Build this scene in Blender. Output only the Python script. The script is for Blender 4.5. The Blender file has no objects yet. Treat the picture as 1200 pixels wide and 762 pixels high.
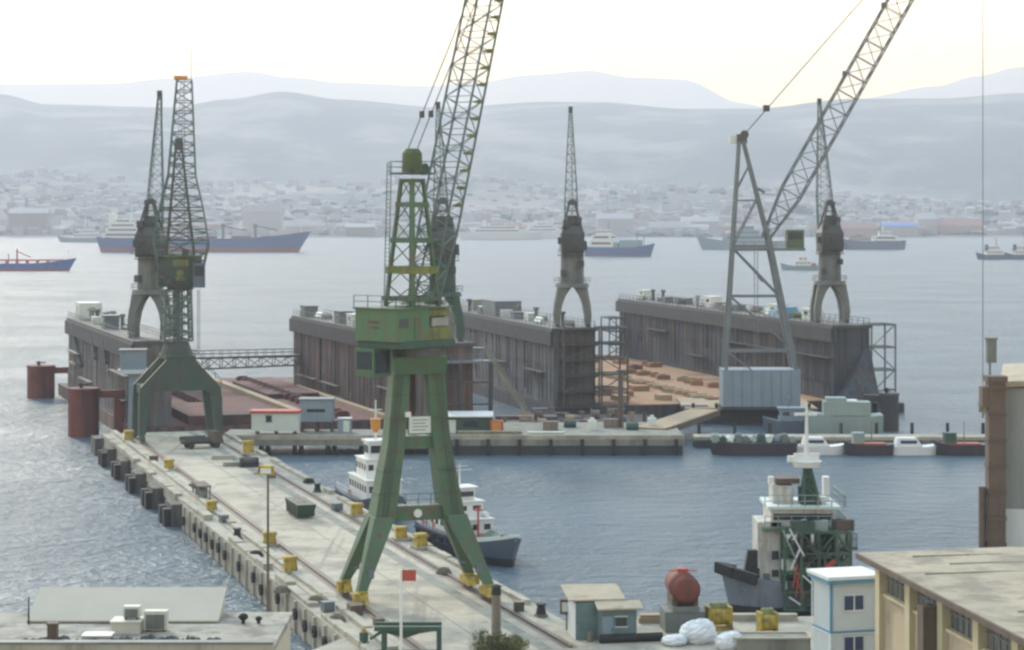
import bpy, math, random
from mathutils import Vector, Matrix
R = math.radians
rnd = random.Random(7)
S = bpy.context.scene
COL = S.collection

# ------------------------------------------------------------------ camera maths
F, HC, CX, HY = 2500.0, 34.0, 600.0, 250.0      # focal length (px of a 1200 px frame), eye height, centre column, horizon row

def gp(px, py, z=0.0):
    """point on the level z that the photo shows at (px, py)"""
    Y = F * (HC - z) / (py - HY)
    return Vector(((px - CX) / F * Y, Y, z))

def at(px, py, Y):
    return Vector(((px - CX) / F * Y, Y, HC - (py - HY) / F * Y))

# ------------------------------------------------------------------ mesh builder
class MB:
    def __init__(s, xf=None):
        s.v, s.f, s.xf, s.ch = [], [], xf, []
    def add(s, vs, fs):
        o = len(s.v); s.ch.append((o, len(s.f)))
        for p in vs:
            p = Vector(p)
            s.v.append(tuple(s.xf @ p) if s.xf else tuple(p))
        s.f += [tuple(i + o for i in f) for f in fs]
        return s
    def hexa(s, p):            # 8 points: bottom 4 ccw, top 4 ccw
        return s.add(p, [(3, 2, 1, 0), (4, 5, 6, 7), (0, 1, 5, 4), (1, 2, 6, 5), (2, 3, 7, 6), (3, 0, 4, 7)])
    def box(s, c, d, rz=0.0):
        x, y, z = d[0] / 2, d[1] / 2, d[2] / 2
        m = Matrix.Rotation(rz, 3, 'Z')
        P = [(-x, -y, -z), (x, -y, -z), (x, y, -z), (-x, y, -z), (-x, -y, z), (x, -y, z), (x, y, z), (-x, y, z)]
        return s.hexa([Vector(c) + m @ Vector(p) for p in P])
    def span(s, x0, x1, y0, y1, z0, z1):
        return s.box(((x0 + x1) / 2, (y0 + y1) / 2, (z0 + z1) / 2), (x1 - x0, y1 - y0, z1 - z0))
    def taper(s, a, b, da, db):   # horizontal rectangle a -> horizontal rectangle b
        def q(c, d):
            x, y = d[0] / 2, d[1] / 2
            return [Vector(c) + Vector(t) for t in ((-x, -y, 0), (x, -y, 0), (x, y, 0), (-x, y, 0))]
        return s.hexa(q(a, da) + q(b, db))
    def bar(s, a, b, w, h=None):
        a, b = Vector(a), Vector(b)
        h = h or w
        d = b - a
        if d.length < 1e-6: return s
        d.normalize()
        up = Vector((0, 0, 1)) if abs(d.z) < .95 else Vector((0, 1, 0))
        x = d.cross(up).normalized() * (w / 2)
        y = x.cross(d).normalized() * (h / 2)
        return s.hexa([a - x - y, a + x - y, a + x + y, a - x + y, b - x - y, b + x - y, b + x + y, b - x + y])
    def cyl(s, a, b, r1, r2=None, n=12, cap=True):
        a, b = Vector(a), Vector(b)
        r2 = r1 if r2 is None else r2
        d = (b - a).normalized()
        up = Vector((0, 0, 1)) if abs(d.z) < .95 else Vector((0, 1, 0))
        x = d.cross(up).normalized(); y = x.cross(d)
        vs = []
        for c, r in ((a, r1), (b, r2)):
            for i in range(n):
                t = 2 * math.pi * i / n
                vs.append(c + (x * math.cos(t) + y * math.sin(t)) * r)
        fs = [(i, (i + 1) % n, n + (i + 1) % n, n + i) for i in range(n)]
        if cap: fs += [tuple(range(n - 1, -1, -1)), tuple(range(n, 2 * n))]
        return s.add(vs, fs)
    def prism(s, poly, z0, z1):
        n = len(poly)
        vs = [(p[0], p[1], z0) for p in poly] + [(p[0], p[1], z1) for p in poly]
        fs = [(i, (i + 1) % n, n + (i + 1) % n, n + i) for i in range(n)] + [tuple(range(n - 1, -1, -1)), tuple(range(n, 2 * n))]
        return s.add(vs, fs)
    def loft(s, rings, close=True, cap=True):
        n = len(rings[0]); vs = [p for r in rings for p in r]; fs = []
        for k in range(len(rings) - 1):
            for i in range(n if close else n - 1):
                j = (i + 1) % n
                fs.append((k * n + i, k * n + j, (k + 1) * n + j, (k + 1) * n + i))
        if cap:
            fs += [tuple(range(n - 1, -1, -1)), tuple((len(rings) - 1) * n + i for i in range(n))]
        return s.add(vs, fs)
    def path(s, pts, w, h=None):
        for a, b in zip(pts, pts[1:]): s.bar(a, b, w, h)
        return s
    def blob(s, c, r, seed=0, nu=10, nv=6, j=.18):
        g = random.Random(seed); vs = []
        for k in range(nv + 1):
            ph = math.pi * k / nv - math.pi / 2
            for i in range(nu):
                t = 2 * math.pi * i / nu; q = 1 + g.uniform(-j, j)
                vs.append(Vector(c) + Vector((r[0] * math.cos(ph) * math.cos(t), r[1] * math.cos(ph) * math.sin(t), r[2] * math.sin(ph))) * q)
        fs = [(k * nu + i, k * nu + (i + 1) % nu, (k + 1) * nu + (i + 1) % nu, (k + 1) * nu + i) for k in range(nv) for i in range(nu)]
        return s.add(vs, fs)
    def truss(s, A, B, ux, uy, wa, wb, n, cr, br, diag=True):
        """four chord lattice from A to B; ux, uy span the section, wa / wb its half sizes at the ends"""
        A, B, ux, uy = Vector(A), Vector(B), Vector(ux), Vector(uy)
        def ring(t):
            c = A.lerp(B, t); wx = wa[0] + (wb[0] - wa[0]) * t; wy = wa[1] + (wb[1] - wa[1]) * t
            return [c + ux * wx * i + uy * wy * j for i, j in ((-1, -1), (1, -1), (1, 1), (-1, 1))]
        a, b = ring(0), ring(1)
        for p, q in zip(a, b): s.bar(p, q, cr)
        for k in range(n + 1):
            r = ring(k / n)
            for i in range(4): s.bar(r[i], r[(i + 1) % 4], br * 1.05)
            if diag and k < n:
                r2 = ring((k + 1) / n)
                for i in range(4):
                    j = (i + 1) % 4
                    if (k + i) % 2: i, j = j, i
                    s.bar(r[i], r2[j], br)
        return s
    def rail(s, pts, h=1.0, post=2.0, w=.05):
        """hand rail along a polyline"""
        for a, b in zip(pts, pts[1:]):
            a, b = Vector(a), Vector(b); L = (b - a).length; n = max(1, int(L / post))
            for k in range(n + 1):
                p = a.lerp(b, k / n); s.bar(p, p + Vector((0, 0, h)), w)
            for hh in (h, h * .5): s.bar(a + Vector((0, 0, hh)), b + Vector((0, 0, hh)), w * .9)
        return s

def link(name, me, m, parent=None, smooth=False):
    o = bpy.data.objects.new(name, me); COL.objects.link(o)
    if m: me.materials.append(m)
    if parent: o.parent = parent
    if smooth:
        for p in me.polygons: p.use_smooth = True
    return o

def build(name, mb, m, parent=None, smooth=False, label=None):
    me = bpy.data.meshes.new(name); me.from_pydata(mb.v, [], mb.f); me.update()
    o = link(name, me, m, parent, smooth)
    if label: o['label'] = label
    return o

def each(name, mb, m, parent=None, k=1):
    """every k primitives of mb become one part of their own"""
    cs = mb.ch[::k] + [(len(mb.v), len(mb.f))]; out = []
    for (v0, f0), (v1, f1) in zip(cs, cs[1:]):
        q = MB(); q.v = mb.v[v0:v1]; q.f = [tuple(i - v0 for i in f) for f in mb.f[f0:f1]]
        out.append(build(name, q, m, parent))
    return out

def tag(o, label=None, cat=None, group=None, kind=None):
    if label: o['label'] = label
    if cat: o['category'] = cat
    if group: o['group'] = group
    if kind: o['kind'] = kind
    return o

def thing(name, label, cat, loc=(0, 0, 0), rz=0.0, group=None):
    o = bpy.data.objects.new(name, None); COL.objects.link(o)
    o.location = loc; o.rotation_euler = (0, 0, rz)
    return tag(o, label, cat, group)

def single(name, mb, m, label, cat, loc=(0, 0, 0), rz=0.0, group=None, smooth=False):
    o = build(name, mb, m, None, smooth)
    o.location = loc; o.rotation_euler = (0, 0, rz)
    return tag(o, label, cat, group)

def dup(root, loc, rz=0.0, label=None):
    r = root.copy(); COL.objects.link(r); r.location = loc; r.rotation_euler = (0, 0, rz)
    if label: r['label'] = label
    for ch in list(root.children):
        c = ch.copy(); COL.objects.link(c); c.parent = r
        for g in ch.children:
            d = g.copy(); COL.objects.link(d); d.parent = c
    return r

# ------------------------------------------------------------------ materials
TH0 = R(17.64)
def mat(name, c1, c2=None, scale=.8, rough=.7, metal=0.0, streak=None, amount=.45, sscale=1.2, bump=0.0, blotch=None, bl=.55, bs=.25, world=False, spots=None):
    """two-tone noise; streak = rust / dirt runs stretched along z; blotch = large patches of a third colour"""
    m = bpy.data.materials.new(name); m.use_nodes = True
    nt = m.node_tree; N, L = nt.nodes, nt.links
    b = N['Principled BSDF']; b.inputs['Roughness'].default_value = rough; b.inputs['Metallic'].default_value = metal
    tc = N.new('ShaderNodeTexCoord'); src = tc.outputs['Object']
    if world:
        g = N.new('ShaderNodeNewGeometry'); src = g.outputs['Position']
    def noise(sc, vec, det=4, r=.6):
        n = N.new('ShaderNodeTexNoise'); n.inputs['Scale'].default_value = sc; n.inputs['Detail'].default_value = det
        n.inputs['Roughness'].default_value = r; L.new(vec, n.inputs['Vector']); return n
    def ramp(n, p0, p1):
        r = N.new('ShaderNodeMapRange'); r.inputs[1].default_value = p0; r.inputs[2].default_value = p1
        L.new(n.outputs['Fac'], r.inputs[0]); return r.outputs[0]
    def mix(fac, a, bcol):
        x = N.new('ShaderNodeMix'); x.data_type = 'RGBA'; L.new(fac, x.inputs[0])
        if isinstance(a, tuple): x.inputs[6].default_value = (*a, 1)
        else: L.new(a, x.inputs[6])
        x.inputs[7].default_value = (*bcol, 1); return x.outputs[2]
    c2 = c2 or tuple(v * .8 for v in c1)
    n1 = noise(scale, src)
    col = mix(ramp(n1, .35, .65), c1, c2)
    if blotch: col = mix(ramp(noise(bs, src, 5, .65), bl - .07, bl + .07), col, blotch)
    if streak:
        mp = N.new('ShaderNodeMapping'); mp.inputs['Scale'].default_value = (1, 1, .07); L.new(src, mp.inputs[0])
        col = mix(ramp(noise(sscale, mp.outputs[0], 5, .7), 1 - amount - .12, 1 - amount + .12), col, streak)
    if spots:       # oil spots, scuffs and tyre tracks
        col = mix(ramp(noise(.9, src, 6, .7), .62, .70), col, spots)
        mp2 = N.new('ShaderNodeMapping'); mp2.inputs['Rotation'].default_value = (0, 0, -TH0); mp2.inputs['Scale'].default_value = (1.1, .04, 1); L.new(src, mp2.inputs[0])
        col = mix(ramp(noise(.8, mp2.outputs[0], 4, .6), .58, .72), col, tuple(v * 1.9 for v in spots))
    L.new(col, b.inputs['Base Color'])
    if bump:
        bp = N.new('ShaderNodeBump'); bp.inputs['Strength'].default_value = bump; bp.inputs['Distance'].default_value = .1
        L.new(noise(scale * 4, src).outputs['Fac'], bp.inputs['Height']); L.new(bp.outputs[0], b.inputs['Normal'])
    return m

RUST = (.13, .055, .03)
M = dict(
    green=mat('green paint', (.052, .125, .068), (.075, .148, .082), .5, .6, streak=(.115, .095, .055), amount=.40, sscale=2.2, blotch=(.12, .085, .05), bl=.61, bs=.8),
    green_d=mat('dark green paint', (.04, .09, .062), (.03, .07, .05), .7, .6, streak=(.09, .07, .04), amount=.3),
    green_l=mat('light green paint', (.06, .16, .078), (.08, .165, .08), .5, .6, streak=(.13, .105, .055), amount=.40, sscale=2.0, blotch=(.13, .12, .06), bl=.62, bs=.6),
    jib=mat('lattice paint', (.105, .155, .145), (.08, .125, .12), .4, .6, streak=(.12, .10, .06), amount=.3),
    stainwhite=mat('stained white paint', (.60, .60, .56), (.50, .50, .47), .6, .6, streak=(.26, .20, .14), amount=.4, blotch=(.36, .36, .33), bl=.58, bs=.5),
    dustyglass=mat('dusty panes', (.12, .125, .12), (.06, .065, .065), 1.1, .5, streak=(.2, .19, .16), amount=.4),
    gantry=mat('patchy gantry paint', (.035, .095, .055), (.05, .13, .07), 1.2, .6, streak=(.16, .15, .12), amount=.36, blotch=(.02, .03, .03), bl=.56, bs=.5),
    portaldark=mat('dirty dark green', (.03, .062, .048), (.042, .08, .06), .9, .65, streak=(.075, .055, .035), amount=.4, blotch=(.06, .05, .035), bl=.58, bs=.5),
    capgreen=mat('weathered green cap', (.085, .12, .04), (.05, .085, .035), 1.2, .7, streak=(.12, .11, .04), amount=.35),
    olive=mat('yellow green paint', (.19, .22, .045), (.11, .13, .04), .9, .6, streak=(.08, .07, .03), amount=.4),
    greygreen=mat('grey green crane paint', (.165, .185, .17), (.115, .13, .12), .5, .6, streak=(.12, .10, .08), amount=.35),
    darkgrey=mat('dark grey steel', (.075, .08, .078), (.05, .055, .055), .5, .6, streak=(.10, .06, .04), amount=.3),
    grey=mat('grey steel', (.15, .175, .19), (.115, .135, .145), .5, .6),
    bluegrey=mat('blue grey sheet', (.22, .28, .33), (.19, .25, .30), .3, .6, streak=(.15, .17, .18), amount=.3),
    yellow=mat('worn yellow paint', (.48, .35, .03), (.36, .26, .04), 1.8, .7, streak=(.16, .11, .05), amount=.40, sscale=2.5, blotch=(.13, .09, .05), bl=.58, bs=1.6),
    concrete=mat('pale concrete', (.43, .395, .31), (.34, .315, .25), .3, .9, blotch=(.27, .25, .20), bl=.54, bs=.2, bump=.25, world=True, spots=(.13, .12, .095)),
    deckc=mat('jetty concrete', (.47, .415, .31), (.385, .345, .262), .35, .9, blotch=(.27, .245, .195), bl=.53, bs=.16, bump=.25, world=True, spots=(.12, .11, .09)),
    wallc=mat('stained concrete', (.42, .39, .31), (.33, .31, .25), .5, .9, streak=(.16, .15, .11), amount=.36, sscale=.8, bump=.2, world=True),
    quayc=mat('grey quay concrete', (.26, .26, .215), (.21, .21, .175), .4, .9, streak=(.11, .115, .09), amount=.4, sscale=.6, world=True),
    black=mat('black rubber', (.018, .018, .018), (.03, .03, .03), 2, .8),
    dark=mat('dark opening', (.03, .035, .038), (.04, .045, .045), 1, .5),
    rail=mat('rail steel', (.12, .09, .07), (.09, .07, .055), 1, .5, metal=.3),
    wing_l=mat('weathered grey plate', (.19, .19, .195), (.145, .148, .155), .25, .8, streak=(.075, .065, .062), amount=.47, sscale=.8, blotch=(.16, .115, .09), bl=.55, bs=.22),
    wing_r=mat('rust streaked plate', (.105, .082, .076), (.145, .115, .105), .3, .85, streak=(.045, .034, .034), amount=.47, sscale=.8, blotch=(.19, .105, .075), bl=.52, bs=.22),
    wing_d=mat('dark plate', (.05, .062, .078), (.072, .084, .098), .3, .85, streak=(.03, .033, .036), amount=.47, sscale=.8, blotch=(.10, .07, .055), bl=.55, bs=.2),
    pierc=mat('shadowed dark concrete', (.15, .145, .125), (.11, .108, .095), .5, .9, streak=(.05, .05, .045), amount=.45),  # dark pier concrete with the shadows on its ends put into the tone
    bandplate=mat('dark band plate', (.038, .042, .048), (.055, .055, .058), .4, .85, streak=(.085, .055, .04), amount=.3, sscale=.9),
    reddeck=mat('red oxide deck', (.17, .055, .042), (.11, .045, .038), .35, .9, blotch=(.06, .038, .035), bl=.55, bs=.12),
    orangedeck=mat('rusty orange deck', (.36, .17, .085), (.30, .20, .10), .3, .9, blotch=(.15, .075, .05), bl=.6, bs=.12),
    tan=mat('pale timber', (.40, .30, .19), (.33, .25, .16), .6, .9),
    red=mat('red oxide paint', (.19, .05, .035), (.13, .042, .034), .5, .8, streak=(.06, .03, .025), amount=.4),
    redbright=mat('red paint', (.42, .07, .045), (.36, .06, .04), .8, .6),
    orange=mat('orange paint', (.60, .25, .035), (.5, .22, .04), .8, .6),
    white=mat('white paint', (.74, .74, .70), (.66, .66, .63), .5, .55, streak=(.45, .40, .33), amount=.22),
    palehut=mat('pale green white sheet', (.62, .68, .63), (.56, .62, .58), .5, .6, streak=(.42, .44, .40), amount=.25),
    cabin=mat('cabin sheet', (.58, .63, .64), (.54, .59, .60), .5, .5, streak=(.42, .45, .46), amount=.2),
    bluetrim=mat('blue trim', (.10, .27, .38), (.09, .24, .35), 1, .5),
    teal=mat('teal hut boards', (.15, .22, .215), (.11, .165, .165), .9, .8, streak=(.2, .2, .18), amount=.3),
    tanroof=mat('tan roof', (.44, .37, .26), (.37, .31, .22), .8, .8, blotch=(.28, .22, .15), bl=.6, bs=.5),
    roofc=mat('weathered flat roof', (.41, .345, .245), (.34, .29, .21), .35, .9, blotch=(.23, .195, .145), bl=.53, bs=.3, bump=.3),
    plaster=mat('old plaster', (.45, .37, .255), (.38, .315, .22), .35, .9, streak=(.24, .20, .14), amount=.36, sscale=.7, blotch=(.27, .225, .16), bl=.6, bs=.35),
    shipgrey=mat('ship grey paint', (.24, .27, .30), (.19, .215, .24), .3, .6, streak=(.10, .10, .10), amount=.35),
    pilaster=mat('pale pilaster', (.50, .44, .29), (.45, .39, .26), .6, .9, streak=(.30, .27, .15), amount=.3),
    brown=mat('brown rusty steel', (.135, .098, .075), (.10, .073, .056), .7, .8, streak=(.07, .05, .04), amount=.4),
    hall=mat('grey hall sheet', (.27, .285, .27), (.23, .245, .235), .3, .7, streak=(.18, .19, .18), amount=.4),
    bluehull=mat('blue hull', (.045, .10, .26), (.04, .085, .22), .05, .5, streak=(.05, .07, .13), amount=.3, sscale=.2),
    brighthull=mat('bright blue hull', (.03, .12, .40), (.03, .10, .35), .05, .5),
    redhull=mat('red boot topping', (.30, .07, .06), (.24, .06, .055), .05, .6),
    greyhull=mat('navy grey hull', (.22, .30, .31), (.20, .27, .285), .05, .6, streak=(.16, .19, .19), amount=.25, sscale=.2),
    darkhull=mat('dark hull', (.03, .032, .042), (.045, .035, .035), .3, .6, streak=(.11, .045, .035), amount=.3),
    slate=mat('slate blue hull', (.10, .13, .17), (.085, .11, .145), .3, .6, streak=(.06, .07, .08), amount=.3),
    glass=mat('dark glass', (.02, .03, .04), (.03, .04, .05), .5, .12),
    blueglass=mat('blue window glass', (.03, .05, .12), (.04, .06, .13), .5, .15),
    pipe=mat('bare pipes', (.30, .30, .27), (.22, .22, .20), .8, .6),
    wood=mat('grey timber', (.22, .19, .15), (.17, .145, .115), .8, .9, streak=(.10, .085, .07), amount=.4),
    palegreen=mat('pale green ship paint', (.27, .335, .315), (.22, .28, .265), .3, .6, streak=(.22, .26, .23), amount=.3, sscale=.8),
    plastic=mat('white woven sack', (.72, .74, .75), (.62, .64, .66), 2, .7),
    bark=mat('bark', (.10, .075, .05), (.07, .05, .035), 3, .9),
    leaf=mat('olive leaves', (.15, .155, .05), (.085, .10, .03), 1.5, .8),
    rope=mat('wire rope', (.06, .06, .06), (.08, .08, .08), 1, .6),
    beige=mat('beige render', (.50, .46, .35), (.45, .415, .32), .6, .9, streak=(.36, .33, .25), amount=.25),
    cream=mat('cream enamel', (.58, .56, .47), (.52, .50, .42), .8, .6, streak=(.38, .36, .30), amount=.3),
    paleroof=mat('pale roof sheet', (.46, .42, .335), (.42, .385, .31), .5, .8, streak=(.36, .35, .31), amount=.25),
    roofgrey=mat('old grey roof', (.38, .35, .285), (.28, .26, .215), .7, .9, blotch=(.16, .15, .125), bl=.54, bs=.6),
    houseA=mat('far pale house', (.47, .45, .42), (.36, .345, .32), .01, .9),
    houseB=mat('far cream house', (.34, .28, .245), (.28, .235, .205), .01, .9),
    houseC=mat('far tiled house', (.36, .20, .14), (.42, .3, .24), .01, .9),
    bluehall=mat('far blue shed', (.08, .20, .50), (.07, .18, .45), .01, .6),
)

# ------------------------------------------------------------------ frames
TH = R(17.64)
J0 = Vector((-13.8, 161, 0))
def jp(x, y, z=2.8):     # jetty frame: x across from the left edge, y along
    return J0 + Vector((x * math.cos(TH) - y * math.sin(TH), x * math.sin(TH) + y * math.cos(TH), z))
ZQ = 2.8

# ================================================================== SETTING
def setting():
    # water: one sheet
    m = bpy.data.materials.new('sea water'); m.use_nodes = True
    N, L = m.node_tree.nodes, m.node_tree.links
    b = N['Principled BSDF']
    b.inputs['Base Color'].default_value = (.098, .146, .178, 1); b.inputs['Specular IOR Level'].default_value = .16; b.inputs['Roughness'].default_value = .3; b.inputs['IOR'].default_value = 1.33
    g = N.new('ShaderNodeNewGeometry')
    def nz(sx, sy, sc, det, rough=.55):
        mp = N.new('ShaderNodeMapping'); mp.inputs['Scale'].default_value = (sx, sy, 1); mp.inputs['Rotation'].default_value = (0, 0, R(12))
        L.new(g.outputs['Position'], mp.inputs[0])
        n = N.new('ShaderNodeTexNoise'); n.inputs['Scale'].default_value = sc; n.inputs['Detail'].default_value = det; n.inputs['Roughness'].default_value = rough
        L.new(mp.outputs[0], n.inputs['Vector']); return n.outputs['Fac']
    w1 = nz(.55, 1, .42, 5, .65); w2 = nz(.6, 1, .035, 3); patch = nz(.6, 1, .03, 6)
    w3 = nz(.5, 1, 1.5, 3, .6)
    a3 = N.new('ShaderNodeMath'); a3.operation = 'MULTIPLY_ADD'; L.new(w3, a3.inputs[0]); a3.inputs[1].default_value = .35; L.new(w1, a3.inputs[2])
    ad = N.new('ShaderNodeMath'); ad.operation = 'MULTIPLY_ADD'; L.new(w2, ad.inputs[0]); ad.inputs[1].default_value = 1.6; L.new(a3.outputs[0], ad.inputs[2])
    st = N.new('ShaderNodeMapRange'); st.inputs[1].default_value = .38; st.inputs[2].default_value = .6; st.inputs[3].default_value = .6; st.inputs[4].default_value = 1.0
    L.new(patch, st.inputs[0])
    bp = N.new('ShaderNodeBump'); bp.inputs['Distance'].default_value = 1.8
    L.new(st.outputs[0], bp.inputs['Strength']); L.new(ad.outputs[0], bp.inputs['Height']); L.new(bp.outputs[0], b.inputs['Normal'])
    w = MB().add([(-9000, -300, 0), (9000, -300, 0), (9000, 3300, 0), (-9000, 3300, 0)], [(0, 1, 2, 3)])
    tag(build('water', w, m), kind='structure')

    # near land: apron and the slope the camera stands on
    P = [(-600, 146), (-17, 146), (-12, 158), (3.4, 163.5), (30, 166), (60, 172), (110, 176), (600, 176)]
    rows = []
    ny = [1.0, .999, .93, .85, .7, .52, .3, .1, -.6]
    xs = [-600, -200, -100, -60, -40, -25, -17, -12, -5, 3.4, 15, 30, 45, 60, 85, 110, 200, 600]
    def shore(x):
        for (xa, ya), (xb, yb) in zip(P, P[1:]):
            if xa <= x <= xb: return ya + (yb - ya) * (x - xa) / (xb - xa)
        return 150
    def hz(y):
        return 2.76 if y > 88 else 2.76 + min(29, (88 - y) * .315)
    mb = MB(); vs = []; 
    ys = [None, None] + [120, 100, 88, 70, 50, 30, 10, -4, -60, -300]
    for k, y in enumerate(ys):
        for x in xs:
            if k == 0: vs.append((x, shore(x), -.9))
            elif k == 1: vs.append((x, shore(x), 2.76))
            else: vs.append((x, y, hz(y)))
    n = len(xs)
    fs = [(k * n + i, k * n + i + 1, (k + 1) * n + i + 1, (k + 1) * n + i) for k in range(len(ys) - 1) for i in range(n - 1)]
    mb.add(vs, [f[::-1] for f in fs])
    tag(build('ground', mb, M['concrete']), kind='structure')

def hills():
    def prof(tab, x):
        if x <= tab[0][0]: return tab[0][1] + math.sin((tab[0][0] - x) / 130) * 7
        if x >= tab[-1][0]: return tab[-1][1] - math.sin((x - tab[-1][0]) / 130) * 7
        for (a, p), (b, q) in zip(tab, tab[1:]):
            if a <= x <= b:
                t = (x - a) / (b - a); t = t * t * (3 - 2 * t); return p + (q - p) * t
    r1 = [(0, 112), (60, 125), (200, 128), (270, 118), (330, 109), (400, 118), (520, 127), (640, 121), (700, 122), (800, 130), (880, 129), (1000, 117), (1100, 117), (1200, 111)]
    r2 = [(0, 99), (130, 98), (200, 92), (290, 84), (340, 91), (400, 97), (500, 101), (560, 97), (620, 88), (690, 83), (740, 91), (800, 93), (870, 121), (920, 132), (1000, 116), (1100, 101), (1140, 90), (1200, 78)]
    from mathutils import noise as nz
    def fb(x, y, s): return nz.fractal(Vector((x / s, y / s, 3.3)), 1.0, 2.0, 5)
    D1 = 7000.0
    r3 = [(0, 166), (150, 150), (300, 160), (450, 176), (600, 158), (750, 172), (900, 154), (1050, 168), (1200, 150)]
    def z1(px, D):
        X = (px - CX) / F * D
        if D < 3000: return -2 + (D - 2900) / 100 * 3
        t = (D - 3000) / (D1 - 3000)
        top = HC + (HY - prof(r1, px)) / F * D1
        base = 3 + 100 * min(1, t / .5) ** 1.4
        if D <= D1:
            k = max(0, (t - .42) / .58)
            k2 = k * k * (3 - 2 * k)
            z = base * (1 - k2) + top * k2 + fb(X, D, 900) * (6 + 52 * math.sin(math.pi * min(1, max(0, t)))) * (1 - k ** 6)
            zr = (HC + (HY - prof(r3, px)) / F * 5600) * math.exp(-((D - 5600) / 620) ** 2) + fb(X, D, 500) * 16 * k
            return max(z, zr) if D > 4600 else z
        return top - (D - D1) * .22
    def grid(rows, z, name, m):
        cols = list(range(-900, 2101, 12)); vs = []
        for D in rows:
            for px in cols: vs.append(((px - CX) / F * D, D, z(px, D)))
        n = len(cols)
        fs = [(k * n + i, k * n + i + 1, (k + 1) * n + i + 1, (k + 1) * n + i) for k in range(len(rows) - 1) for i in range(n - 1)]
        o = build(name, MB().add(vs, fs), m, None, True)
        return tag(o, kind='structure')
    hm = mat('far scrub land', (.075, .085, .07), (.11, .105, .085), .006, .95, blotch=(.26, .23, .18), bl=.54, bs=.003, world=True)
    fm = mat('glow tinted bare mountain', (.44, .35, .25), (.38, .31, .23), .001, .95, world=True)  # warm pale tone puts the cream glow of sunlit haze into the rock colour
    rows = [2900, 2960, 3000, 3100, 3250, 3400, 3600, 3800, 4000, 4250, 4500, 4750, 5000, 5250, 5500, 5750, 6000, 6250, 6500, 6700, 6850, 6950, 7000, 7060, 7200, 7600, 8200]
    grid(rows, z1, 'hills', hm)
    D2 = 15000.0
    def z2(px, D):
        top = HC + (HY - prof(r2, px)) / F * D2; X = (px - CX) / F * D
        t = (D - 10000) / (D2 - 10000)
        if D <= D2: return -5 + (top + 5) * t ** .8 + fb(X, D, 2500) * 90 * math.sin(math.pi * t)
        return top - (D - D2) * .3
    grid([10000, 11000, 12000, 13000, 13800, 14300, 14700, 14900, 15000, 15100, 15500, 16200], z2, 'mountains', fm)
    return z1

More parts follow.
